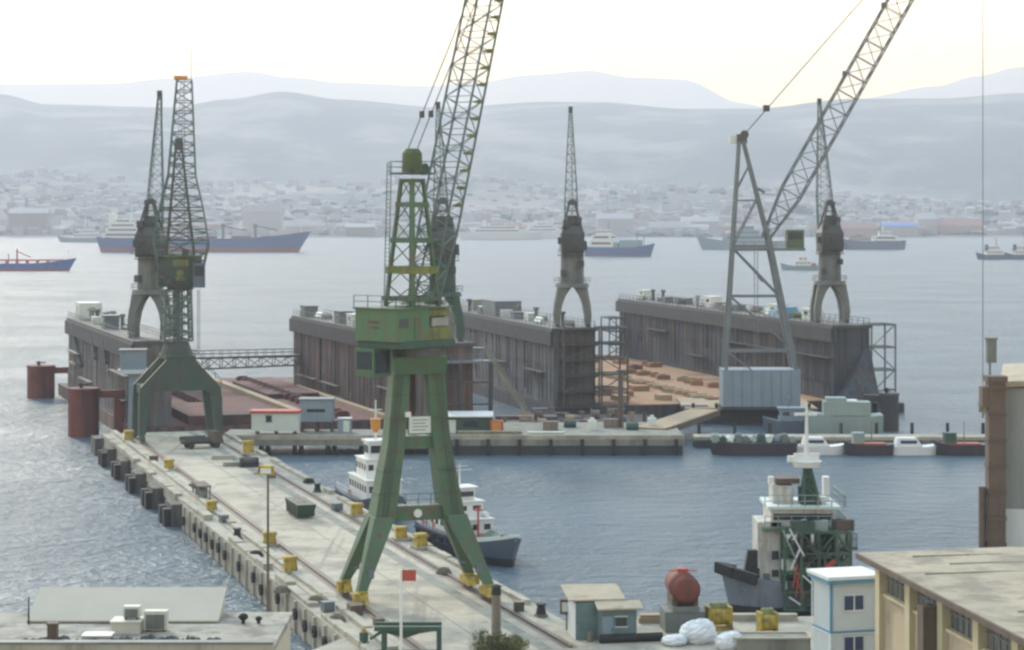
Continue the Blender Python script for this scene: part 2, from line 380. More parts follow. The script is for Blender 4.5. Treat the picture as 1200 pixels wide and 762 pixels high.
# ------------------------------------------------------------------ far town
def town(z1):
    g = random.Random(21)
    # woods and the sea of far small houses: nobody could count them
    # dark tree clumps
    tb = MB()
    for i in range(1500):
        D = 3010 + 2300 * g.random() ** 1.5; px = g.uniform(-250, 1450)
        if D < 3200 and g.random() < .5 or D > 4500: continue
        z = z1(px, D); X = (px - CX) / F * D; r = g.uniform(3.5, 8)
        tb.blob((X, D, z), (r * g.uniform(1.2, 3.2), r, r * g.uniform(.5, .8)), i, 7, 4, .3)
    o = build('far_woods', tb, mat('far trees', (.05, .065, .05), (.07, .08, .055), .03, .95)); tag(o, 'dark patches of trees scattered through the hazy far town', 'woods', kind='stuff')
    mb = [MB(), MB()]
    def house(m, X, D, z, w, d, h, rz, roof):
        m.box((X, D, z + h / 2 - 1.5), (w, d, h + 3), rz)
        if roof:
            xf = Matrix.Translation((X, D, z + h)) @ Matrix.Rotation(rz, 4, 'Z')
            p = [xf @ Vector(v) for v in ((-w / 2 - .5, -d / 2 - .5, .01), (w / 2 + .5, -d / 2 - .5, .01), (w / 2 + .5, d / 2 + .5, .01), (-w / 2 - .5, d / 2 + .5, .01), (-w / 2, 0, w * .14), (w / 2, 0, w * .14))]
            m.add(p, [(0, 1, 5, 4), (2, 3, 4, 5), (1, 2, 5), (3, 0, 4), (3, 2, 1, 0)])
    for i in range(5200):
        D = 3040 + 1700 * g.random() ** 1.25; px = g.uniform(-300, 1500)
        dens = .35 + .65 * (.5 + .5 * math.sin(px / 97 + D / 310)) * (.5 + .5 * math.sin(px / 41 - D / 150))
        if g.random() > dens: continue
        X = (px - CX) / F * D
        house(mb[0 if g.random() < .72 else 1], X, D, z1(px, D), g.uniform(8, 20), g.uniform(8, 14), g.uniform(4, 11), g.uniform(-.5, .5), g.random() < .4)
    for m, n, lab in ((mb[0], 'houseA', 'mass of tiny white houses on the far hillside'), (mb[1], 'houseB', 'mass of tiny cream houses on the far hillside')):
        o = build('far_town', m, M[n]); tag(o, lab, 'town', kind='stuff')
    # the larger houses and sheds near the far waterfront, each its own object
    for i in range(110):
        D = 3015 + 260 * g.random(); px = g.uniform(-20, 1220)
        X = (px - CX) / F * D; big = g.random()
        m = MB(); w = g.uniform(14, 34) if big < .8 else g.uniform(45, 80); h = g.uniform(6, 15) if big < .8 else g.uniform(8, 13)
        house(m, 0, 0, 0, w, g.uniform(12, 22), h, 0, g.random() < .45)
        k = ('houseA', 'houseA', 'houseB', 'houseC')[g.randrange(4)]
        lab = {'houseA': 'pale flat house on the far waterfront', 'houseB': 'cream house on the far waterfront', 'houseC': 'brownish house on the far waterfront'}[k]
        single('waterfront_house', m, M[k], lab, 'house', (X, D, z1(px, D)), g.uniform(-.35, .35), 'houses along the far waterfront')
    # sheds that stand out
    def shed(px0, px1, pyt, pyb, D, wallm, roofm, label):
        a, b = at(px0, pyb, D), at(px1, pyb, D); t = at(px0, pyt, D); w = b.x - a.x; h = t.z - a.z
        r = thing('warehouse', label, 'warehouse', ((a.x + b.x) / 2, D + 15, a.z), 0)
        build('wall', MB().span(-w / 2, w / 2, -15, 15, -4, h * .72), M[wallm], r)
        m = MB(); p = [(-w / 2 - 1, -16, h * .73), (w / 2 + 1, -16, h * .73), (w / 2 + 1, 16, h * .73), (-w / 2 - 1, 16, h * .73), (-w / 2 - 1, 0, h), (w / 2 + 1, 0, h)]
        m.add(p, [(0, 1, 5, 4), (2, 3, 4, 5), (1, 2, 5), (3, 0, 4), (3, 2, 1, 0)])
        build('roof', m, M[roofm], r)
    shed(1036, 1076, 261, 275, 3000, 'houseA', 'bluehall', 'far shed with a bright blue roof on the waterfront')
    shed(1076, 1098, 250, 276, 3060, 'houseA', 'houseA', 'tall white far warehouse right of the blue roofed shed')
    shed(800, 842, 254, 275, 3080, 'houseA', 'houseA', 'wide white far warehouse behind the grey naval ship')
    shed(405, 438, 262, 278, 2990, 'houseB', 'houseA', 'cream far warehouse beside the main crane tower')
    shed(1000, 1032, 262, 276, 3030, 'houseB', 'houseB', 'cream far warehouse left of the blue roofed shed')
    shed(700, 742, 250, 274, 3050, 'houseA', 'houseA', 'white far warehouse behind the blue bowed cargo ship')
    shed(284, 330, 240, 272, 3060, 'houseA', 'houseB', 'big pale far warehouse behind the long blue bulk carrier')
    shed(10, 55, 244, 266, 3060, 'houseB', 'houseA', 'pale far warehouse at the left end of the far waterfront')

# ------------------------------------------------------------------ ships
def hull_mb(L, B, zd, bow=2.0, stern=.85, rake=.06, z0=-.6, z1=None, zs=None, full=.68, fwd=1.0):
    """band of a hull between heights z0 and z1 (fraction of the local deck height if None); local x forward, centred"""
    st = [0, .04, .12, .3, .5, .62, .72, .8, .87, .93, .97, 1.0]
    rings = []
    for t in st:
        deck = zd + bow * max(0, (t - .6) / .4) ** 2 + (bow * .25) * max(0, (.15 - t) / .15)
        def hw(zf):
            w = stern + (1 - stern) * min(1, t / .14)
            if t > full:
                u = (t - full) / (1 - full); w *= (1 - u ** (1.7 + .9 * zf))
            return max(.02, w) * B / 2 * (1 - .10 * (1 - zf) * (1 if t > .2 else 1.6))
        def xx(zf): return (t - .5) * L - rake * L * (1 - zf) * (max(0, (t - .7) / .3) - .35 * max(0, (.2 - t) / .2))
        lo = z0; hi = deck if z1 is None else z1
        fl, fh = max(0, lo / deck), hi / deck
        rings.append([Vector((xx(fl), -hw(fl), lo)), Vector((xx(fl), hw(fl), lo)), Vector((xx(fh), hw(fh), hi)), Vector((xx(fh), -hw(fh), hi))])
    return MB().loft(rings)

def ship(name, label, cat, loc, rz, L, B, zd, hull, boot=None, bow=2.0, boot_h=1.2, deck=None, stern=.85, group=None, rake=.06):
    r = thing(name, label, cat, loc, rz, group)
    if boot:
        build('hull', hull_mb(L, B, zd, bow, stern, rake, z0=boot_h), M[hull], r)
        build('boot_topping', hull_mb(L, B * .995, zd, bow, stern, rake, z0=-.6, z1=boot_h), M[boot], r)
    else:
        build('hull', hull_mb(L, B, zd, bow, stern, rake), M[hull], r)
    if deck:
        m = hull_mb(L * .97, B * .93, zd, bow, stern, rake, z0=zd * .9); m.v = [(x, y, z + .02) for x, y, z in m.v]
        build('deck', m, M[deck], r)
    return r

def house_tiers(r, x, y, z, tiers, m='white', win=True):
    """stacked deck houses; tiers = (length, width, height); one superstructure part with a window band per tier"""
    mb = MB(); wb = MB(); zz = z
    for (l, w, h) in tiers:
        mb.box((x, y, zz + h / 2), (l, w, h))
        mb.box((x, y, zz + h + .06), (l + .5, w + .5, .12))
        if win and w > 10:
            for sx in (-1, 1): wb.box((x + sx * (l / 2 + .02), y, zz + h * .6), (.06, w * .8, h * .3))
            for sy in (-1, 1): wb.box((x, y + sy * (w / 2 + .02), zz + h * .6), (l * .8, .06, h * .3))
        elif win:
            n = max(2, int(w / 1.6))
            for sx in (-1, 1):
                for i in range(n):
                    wb.box((x + sx * (l / 2 + .02), y + (i - (n - 1) / 2) * w / n, zz + h * .6), (.06, w / n * .55, h * .32))
            n = max(2, int(l / 1.8))
            for sy in (-1, 1):
                for i in range(n):
                    wb.box((x + (i - (n - 1) / 2) * l / n, y + sy * (w / 2 + .02), zz + h * .6), (l / n * .5, .06, h * .32))
        zz += h + .12
    s = build('superstructure', mb, M[m], r)
    if win: each('window', wb, M['glass'], s)
    return zz

def mast(r, x, y, z, h, m='white', w=.25, arms=((.7, 2.2), (.88, 1.4)), name='mast'):
    mb = MB().cyl((x, y, z), (x, y, z + h), w, w * .5, 8)
    for t, a in arms: mb.bar((x, y - a, z + h * t), (x, y + a, z + h * t), w * .6)
    return build(name, mb, M[m], r)

def far_ships():
    # long blue bulk carrier, stern left
    c = gp(240, 295.5)
    r = ship('bulk_carrier', 'long blue bulk carrier with red waterline, anchored behind the far jetty crane', 'ship', c, R(1.5), 186, 27, 12, 'bluehull', 'redhull', bow=6, boot_h=4.2, deck='red')
    house_tiers(r, -70, 0, 12.5, [(36, 24, 4.5), (30, 24, 4), (24, 22, 3.8), (14, 20, 3.6)])
    build('funnel', MB().taper((-80, 0, 24), (-80, 0, 33), (7, 7), (6, 6)), M['white'], r)
    mast(r, -64, 0, 28, 14, w=.6, arms=((.6, 4), (.85, 3)))
    for x in (-44, -14, 16, 44):
        m = MB().cyl((x, 0, 12), (x, 0, 24), 1.4, 1.0, 8).bar((x, 0, 23), (x + 20, 0, 19), 1.2).box((x, 0, 23), (3.5, 3, 3))
        build('deck_crane', m, M['grey'], r)
    hb = MB()
    for x in (-56, -30, 0, 30, 56): hb.box((x + 2, 0, 13), (16, 18, 2.2))
    each('hatch_cover', hb, M['red'], r)
    mast(r, 84, 0, 16, 10, w=.5, arms=((.7, 2),))
    # white and grey ship behind its stern
    c = gp(98, 284)
    r = ship('coastal_ship', 'small white and grey ship just left of the bulk carrier stern', 'ship', c, R(182), 62, 12, 5, 'greyhull', None, bow=3)
    house_tiers(r, -6, 0, 5.2, [(34, 10, 5), (22, 9, 4), (14, 8, 4)])
    mast(r, -2, 0, 18, 16, w=.5, arms=((.6, 3), (.8, 2))); mast(r, 14, 0, 12, 9, w=.4)
    build('funnel', MB().taper((-16, 0, 14), (-16, 0, 19), (5, 4), (4, 3)), M['grey'], r)
    # blue and red ship at the left edge
    c = gp(16, 317.5)
    r = ship('product_tanker', 'bright blue small tanker with red deck fittings, cut off by the left edge', 'ship', c, R(2), 74, 12, 4.4, 'brighthull', 'redhull', bow=3.2, boot_h=1.5, deck='redbright')
    m = MB()
    for x in range(-16, 31, 6): m.bar((x, -4, 5.6), (x, 4, 5.6), .5).cyl((x, 0, 4.3), (x, 0, 6.4), 1.0, 1.0, 8)
    m.bar((-18, 0, 6.4), (30, 0, 6.4), .7).bar((-18, 1.8, 6.1), (30, 1.8, 6.1), .5)
    build('deck_piping', m, M['redbright'], r)
    m = MB().cyl((2, 0, 4.3), (2, 0, 13), .6, .4, 8).bar((2, 0, 11.5), (10, 0, 8), .5).bar((-3, 0, 4.4), (-3, 0, 10), .5)
    build('hose_crane', m, M['redbright'], r)
    house_tiers(r, -29, 0, 4.6, [(12, 10, 3), (10, 10, 2.8), (8, 9, 2.8)])
    mast(r, 32, 0, 6, 6, w=.3)
    # distant dark ship at the far left
    c = gp(28, 277.5)
    r = ship('distant_freighter', 'dim dark blue freighter far off at the left edge of the water', 'ship', c, R(0), 92, 14, 8, 'bluehull', None, bow=4)
    house_tiers(r, -34, 0, 8.2, [(16, 12, 4), (12, 12, 4)], win=False)
    # white ferries
    for px, py, L, lab in ((588, 281, 112, 'white ferry low on the water right of the main crane jib'), (640, 279.5, 70, 'smaller white ferry ahead of the larger white ferry')):
        c = gp(px, py)
        r = ship('ferry', lab, 'ferry', c, R(3), L, 17, 9, 'white', None, bow=3)
        house_tiers(r, -6, 0, 9.2, [(L * .62, 15, 4), (L * .5, 14, 4), (L * .2, 12, 3.5)])
        build('funnel', MB().taper((-L * .2, 0, 17), (-L * .2, 0, 25), (7, 6), (5, 5)), M['white'], r)
        mast(r, L * .12, 0, 20, 10, w=.5)
    # cargo ship with blue bow
    c = gp(727, 300.5)
    r = ship('cargo_ship', 'cargo ship with blue bow and rusty midships right of the dock crane', 'ship', c, R(-24), 58, 13, 7, 'bluehull', 'redhull', bow=3.4, boot_h=1.2, deck='grey')
    house_tiers(r, -14, 0, 7.2, [(20, 12, 5), (16, 11, 4.5), (10, 10, 4)])
    build('cargo_stack', MB().box((9, 0, 10), (16, 10, 6)).box((-2, 0, 9), (4, 11, 4)), M['greyhull'], r)
    mast(r, -10, 0, 20, 8, 'grey', .4); mast(r, 20, 0, 8, 9, 'grey', .4)
    build('derrick', MB().cyl((14, 0, 8), (14, 0, 19), .5, .3, 8).bar((14, 0, 17), (4, 0, 21), .4), M['grey'], r)
    # pale grey naval hull
    c = gp(878, 292.5)
    r = ship('naval_ship', 'pale grey green naval ship with high bow behind the grey crane tower', 'ship', c, R(178), 100, 15, 8, 'greyhull', None, bow=5)
    house_tiers(r, 2, 0, 8.2, [(46, 12, 5), (22, 10, 4.5), (12, 8, 4)], 'greyhull')
    mast(r, 4, 0, 20, 14, 'grey', .7)
    build('funnel', MB().taper((-18, 0, 13), (-18, 0, 20), (8, 6), (6, 5)), M['greyhull'], r)
    c = gp(1022, 292.5)
    r = ship('supply_ship', 'pale blue grey supply ship right of the far dock crane', 'ship', c, R(180), 62, 13, 8, 'slate', None, bow=3)
    house_tiers(r, -12, 0, 8.2, [(22, 11, 4.5), (12, 10, 4)], 'white')
    build('tarpaulin', MB().box((12, 0, 10), (20, 10, 3)), M['houseB'], r)
    mast(r, -8, 0, 17, 8, 'grey', .4)
    c = gp(1052, 289)
    r = ship('motor_launch', 'small white motor launch off the bow of the supply ship', 'boat', c, R(200), 20, 6, 3, 'white', None, bow=1.5)
    house_tiers(r, -2, 0, 3.1, [(8, 4.5, 3)])
    c = gp(937, 316.5)
    r = ship('fishing_boat', 'small white fishing boat on open water below the green crane cab', 'boat', c, R(172), 23, 6.4, 2.6, 'greyhull', None, bow=1.8)
    house_tiers(r, -2, 0, 2.7, [(9, 5, 2.6), (5, 4, 2.3)])
    mast(r, -1, 0, 7.6, 4.5, w=.2); build('net_roller', MB().box((-8.5, 0, 3.4), (3, 4, 1.6)), M['redbright'], r)
    for px, lab in ((1163, 'dark and white harbour tug on open water near the right edge'), (1196, 'second dark and white harbour tug, cut off by the right edge')):
        c = gp(px, 304)
        r = ship('harbour_tug', lab, 'tugboat', c, R(184), 25, 8, 3.4, 'slate', None, bow=2)
        house_tiers(r, -1, 0, 3.5, [(12, 6.5, 3), (7, 5.5, 3)])
        mast(r, -3, 0, 9.6, 6, 'grey', .35)
        build('funnel', MB().taper((4.5, 0, 6), (4.5, 0, 11), (2.5, 2.5), (2, 2)), M['darkgrey'], r)

# ================================================================== JETTY AND QUAYS
JW, JL = 17.8, 147.5
def jetty():
    r = thing('jetty', 'long pale concrete jetty with crane rails running out from the near shore', 'jetty', jp(0, 0, 0), TH)
    # deck with separate edge beams; local frame: x across, y along
    build('deck', MB().span(1.5, JW - 1.6, -14, JL, 1.2, ZQ), M['deckc'], r)
    g = random.Random(3)
    # left wall panels, nearer part solid with ribs
    m = MB().span(.12, 1.5, -14, 72, -.9, ZQ - .08)
    y = -13.0
    while y < 72:
        m.span(-.12, .13, y, y + .45, -.9, ZQ - .2); y += 3.6
    build('wall', m, M['wallc'], r)
    # far part: open bays with piers and deep shade behind
    m = MB().span(.5, 1.5, 72, JL, 1.5, ZQ - .05)
    build('edge_beam', m, M['wallc'], r)
    m = MB()
    y = 74.0
    while y < JL - 2:
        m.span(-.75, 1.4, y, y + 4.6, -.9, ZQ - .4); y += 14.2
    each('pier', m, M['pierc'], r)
    m = MB(); y = 75.2
    while y < JL - 2:
        m.span(-1.5, -.76, y - 1.0, y + .5, -.6, 1.9).span(-1.5, -.76, y + 1.9, y + 3.3, -.6, 1.9); y += 14.2
    each('fender_timber', m, M['black'], r)
    build('undercroft_shade', MB().span(2.6, JW - 2.6, 60, JL - 1, -.8, 1.19), M['dark'], r)  # dark block painted as the deep shade under the deck
    # right wall
    m = MB().span(JW - 1.6, JW, -3, JL - 6, -.9, ZQ - .06)
    build('wall', m, M['wallc'], r)
    # kerb blocks along both edges
    m = MB(); y = -12.0
    while y < JL - 3:
        l = g.uniform(3.0, 5.2)
        if g.random() < .86: m.span(.25, 1.1 + g.uniform(-.1, .1), y, y + l - .35, ZQ - .09, ZQ + g.uniform(.22, .5))
        y += l
    y = 0.0
    while y < JL - 8:
        l = g.uniform(3.0, 5.2)
        if g.random() < .9: m.span(JW - 1.0, JW - .3, y, y + l - .3, ZQ - .07, ZQ + g.uniform(.18, .4))
        y += l
    each('kerb', m, M['concrete'], r)
    # second row of raised service ducts between kerb and left rail
    m = MB(); y = -10.0
    while y < JL - 2:
        l = g.uniform(5, 8); m.span(2.05, 2.75, y, y + l - .4, ZQ - .01, ZQ + .26 + g.uniform(0, .12)); y += l
    each('service_duct', m, M['wallc'], r)
    # rails: steel head in a dark groove
    for x in (4.3, 14.8):
        m = MB().span(x - .09, x + .09, -13, JL - 1, ZQ, ZQ + .17)
        o = build('crane_rail', m, M['rail'], r)
        build('rail_groove', MB().span(x - .55, x + .55, -13, JL - 1, ZQ - .05, ZQ + .006), M['rail'], o)
    each('deck_joint', MB().span(9.35, 9.47, -13, JL, ZQ - .04, ZQ + .005).span(12.4, 13.5, -13, JL, ZQ - .04, ZQ + .004), M['quayc'], r)
    # tyres on the left wall
    y = -10.6
    while y < 70:
        z = 1.5 + g.uniform(-.25, .35)
        m = MB()
        n = 14
        for i in range(n):
            a, b = 2 * math.pi * i / n, 2 * math.pi * (i + 1) / n
            m.bar((-.3, y + .34 * math.cos(a), z + .34 * math.sin(a)), (-.3, y + .34 * math.cos(b), z + .34 * math.sin(b)), .28, .3)
        build('tyre_fender', m, M['black'], r)
        y += 3.6 * g.choice((1, 1, 2, 2))
    y = 20.0
    while y < JL - 10:
        m = MB()
        for i in range(12):
            a, b = 2 * math.pi * i / 12, 2 * math.pi * (i + 1) / 12
            m.bar((JW + .2, y + .5 * math.cos(a), 1.6 + .5 * math.sin(a)), (JW + .2, y + .5 * math.cos(b), 1.6 + .5 * math.sin(b)), .3, .34)
        build('tyre_fender', m, M['black'], r); y += 8.0

    # yellow bollards
    def bollard(label):
        t = thing('mooring_bollard', label, 'bollard', (0, 0, 0), TH, 'yellow mooring bollards along the jetty')
        build('base', MB().box((0, 0, .14), (1.7, 1.5, .28)), M['concrete'], t)
        m = MB().taper((0, 0, .28), (0, 0, 1.2), (1.25, 1.0), (1.05, .85)).taper((0, 0, 1.2), (0, 0, 1.5), (1.45, 1.15), (1.25, 1.0))
        build('post', m, M['yellow'], t)
        return t
    b0 = bollard('x')
    spots = [((340, 672), 'yellow bollard on the jetty left side, nearest the lamp mast'), ((316, 640), 'yellow bollard behind the tall thin lamp mast'),
             ((248, 600), 'yellow bollard beside the grey bench on the jetty left side'), ((198, 551), 'yellow bollard midway along the far half of the jetty left side'),
             ((151, 518), 'yellow bollard at the far left corner of the jetty'), ((291, 533), 'yellow bollard on the right edge near the white hut'),
             ((470, 633), 'yellow bollard between the main crane legs, left of its pair'), ((493, 643), 'yellow bollard between the main crane legs, right of its pair'),
             ((418, 605), 'yellow bollard by the tugboat stern, half behind the crane leg')]
    for i, (p, lab) in enumerate(spots):
        P = gp(p[0], p[1], ZQ)
        if i == 0: o = b0; o.location = P; o['label'] = lab
        else: o = dup(b0, P, TH + R(rnd.uniform(-9, 9)), lab)
        k = rnd.uniform(.86, 1.1); o.scale = (k, k * rnd.uniform(.9, 1.1), k * rnd.uniform(.9, 1.15))

    # grey bench / rack and other clutter on the deck
    P = gp(236, 583, ZQ)
    t = thing('cable_reel_rack', 'grey and brown rack with cable drums on the jetty left side', 'rack', P, TH)
    m = MB()
    for y in (-2, 0, 2): m.bar((-.6, y, 0), (-.6, y, 1.4), .14).bar((.6, y, 0), (.6, y, 1.4), .14)
    build('frame', m, M['grey'], t); build('top', MB().box((0, 0, 1.45), (1.5, 4.6, .14)), M['brown'], t)
    for y in (-1, 1): build('drum', MB().cyl((-.4, y, .6), (.4, y, .6), .55, n=14), M['pipe'], t)
    P = gp(352, 604, ZQ)
    t = thing('skip', 'dark green steel skip beside the right crane rail', 'skip', P, TH)
    m = MB().taper((0, 0, .15), (0, 0, 1.5), (1.7, 4.6), (2.0, 6.4)); build('tub', m, M['green_d'], t)
    m = MB()
    for y in (-2, -.7, .7, 2): m.box((1.0, y, .85), (.14, .14, 1.3)).box((-1.0, y, .85), (.14, .14, 1.3))
    build('rib', m, M['brown'], t); build('rubbish', MB().blob((0, 0, 1.42), (.8, 2.6, .3), 4), M['wood'], t)
    # truck
    P = gp(236, 525, ZQ)
    t = thing('flatbed_truck', 'small dark flatbed truck parked at the far end of the jetty', 'truck', P, R(-62))
    build('chassis', MB().box((0, 0, .75), (1.6, 5.2, .3)), M['black'], t)
    c = build('cab', MB().add([(-1, 1.2, .7), (1, 1.2, .7), (1, 2.8, .7), (-1, 2.8, .7), (-.95, 1.25, 2.2), (.95, 1.25, 2.2), (.95, 2.35, 2.2), (-.95, 2.35, 2.2)], [(3, 2, 1, 0), (4, 5, 6, 7), (0, 1, 5, 4), (1, 2, 6, 5), (2, 3, 7, 6), (3, 0, 4, 7)]), M['brown'], t)
    build('windscreen', MB().add([(-.85, 2.68, 1.4), (.85, 2.68, 1.4), (.82, 2.44, 2.1), (-.82, 2.44, 2.1)], [(0, 1, 2, 3)]), M['glass'], c)
    build('bed', MB().box((0, -.9, 1.0), (2, 3.6, .15)).box((-.98, -.9, 1.3), (.06, 3.6, .5)).box((.98, -.9, 1.3), (.06, 3.6, .5)), M['darkgrey'], t)
    for x in (-.85, .85):
        for y in (-1.7, 1.9): build('wheel', MB().cyl((x - .14, y, .42), (x + .14, y, .42), .42, n=14), M['black'], t)
    for k, (px, py, l, lab) in enumerate(((262, 538, 3.0, 'pale pile of planks on the far jetty, left of the yellow bollard'), (272, 546, 2.2, 'short pale pile of planks on the jetty just nearer than the longer pile'))):
        P = gp(px, py, ZQ); m = MB()
        for i in range(5): m.box((rnd.uniform(-.1, .1), i * .34 - .7, .12 + .0 * i), (l, .3, .2))
        for i in range(3): m.box((rnd.uniform(-.2, .2), i * .36 - .4, .36), (l * .9, .3, .2))
        single('plank_pile', m, M['concrete'], lab, 'planks', P, R(14), 'plank piles on the jetty')
    # small gear lying along the left strip and the right edge
    gg = random.Random(41)
    for k, (px, py, what, lab) in enumerate(((330, 694, 'rope', 'coil of rope on the jetty left edge nearest the lower bollard'), (300, 652, 'rope', 'coil of rope between the two nearest left bollards'), (262, 612, 'box', 'small rusty box beside the left rail past the grey rack'),
            (226, 572, 'rope', 'coil of rope at the far end of the grey rack'), (180, 541, 'box', 'small rusty box midway along the far left edge'), (384, 716, 'box', 'rusty box by the rail near the left crane foot'), (370, 706, 'rope', 'coil of rope near the left crane foot'),
            (362, 566, 'rope', 'coil of rope on the right edge by the black capstan'), (395, 598, 'box', 'rusty box on the right edge left of the tugboat'), (520, 672, 'rope', 'coil of rope on the right edge by the right crane foot'), (608, 716, 'box', 'rusty box by the black drum at the jetty corner'),
            (318, 560, 'box', 'rusty box right of the lamp head on the far right edge'), (395, 728, 'rope', 'coil of rope by the brown rail buffer'))):
        P = gp(px, py, ZQ); m = MB()
        if what == 'rope':
            for q in range(3):
                for i in range(12):
                    a, b = 2 * math.pi * i / 12, 2 * math.pi * (i + 1) / 12; rr = .62 - q * .1
                    m.bar((rr * math.cos(a), rr * math.sin(a), .1 + q * .15), (rr * math.cos(b), rr * math.sin(b), .1 + q * .15), .17)
            single('rope_coil', m, M[('wood', 'black', 'brown')[k % 3]], lab, 'rope', P, gg.uniform(0, 3), 'rope coils on the jetty')
        else:
            w_ = gg.uniform(.7, 1.2); m.box((0, 0, .35), (w_, .8, .7)).box((0, 0, .73), (w_ + .1, .9, .06)).box((0, -.42, .4), (w_ * .6, .05, .3))
            single('cable_box', m, M[('brown', 'rail', 'grey')[k % 3]], lab, 'box', P, TH + gg.uniform(-.3, .3), 'rusty boxes on the jetty')
    P = gp(292, 547, ZQ)
    t = thing('winch', 'dark winch at the jetty right edge below a yellow bollard', 'winch', P, TH)
    build('drum', MB().cyl((-.9, 0, .7), (.9, 0, .7), .5, n=14), M['darkgrey'], t)
    build('frame', MB().box((-1.0, 0, .55), (.16, 1.3, 1.1)).box((1.0, 0, .55), (.16, 1.3, 1.1)).box((0, 0, .08), (2.4, 1.6, .16)), M['black'], t)
    for px, py, lab in ((278, 631, 'small black capstan on the jetty left edge'), (372, 577, 'black capstan on the jetty right edge by the water'), (634, 722, 'black drum at the landward corner of the jetty right edge')):
        P = gp(px, py, ZQ)
        t = thing('capstan', lab, 'capstan', P, 0, 'capstans on the jetty')
        build('base', MB().cyl((0, 0, 0), (0, 0, .16), .55, n=12), M['grey'], t)
        build('drum', MB().cyl((0, 0, .16), (0, 0, .75), .42, .3, 12).cyl((0, 0, .75), (0, 0, .98), .3, .46, 12), M['black'], t)

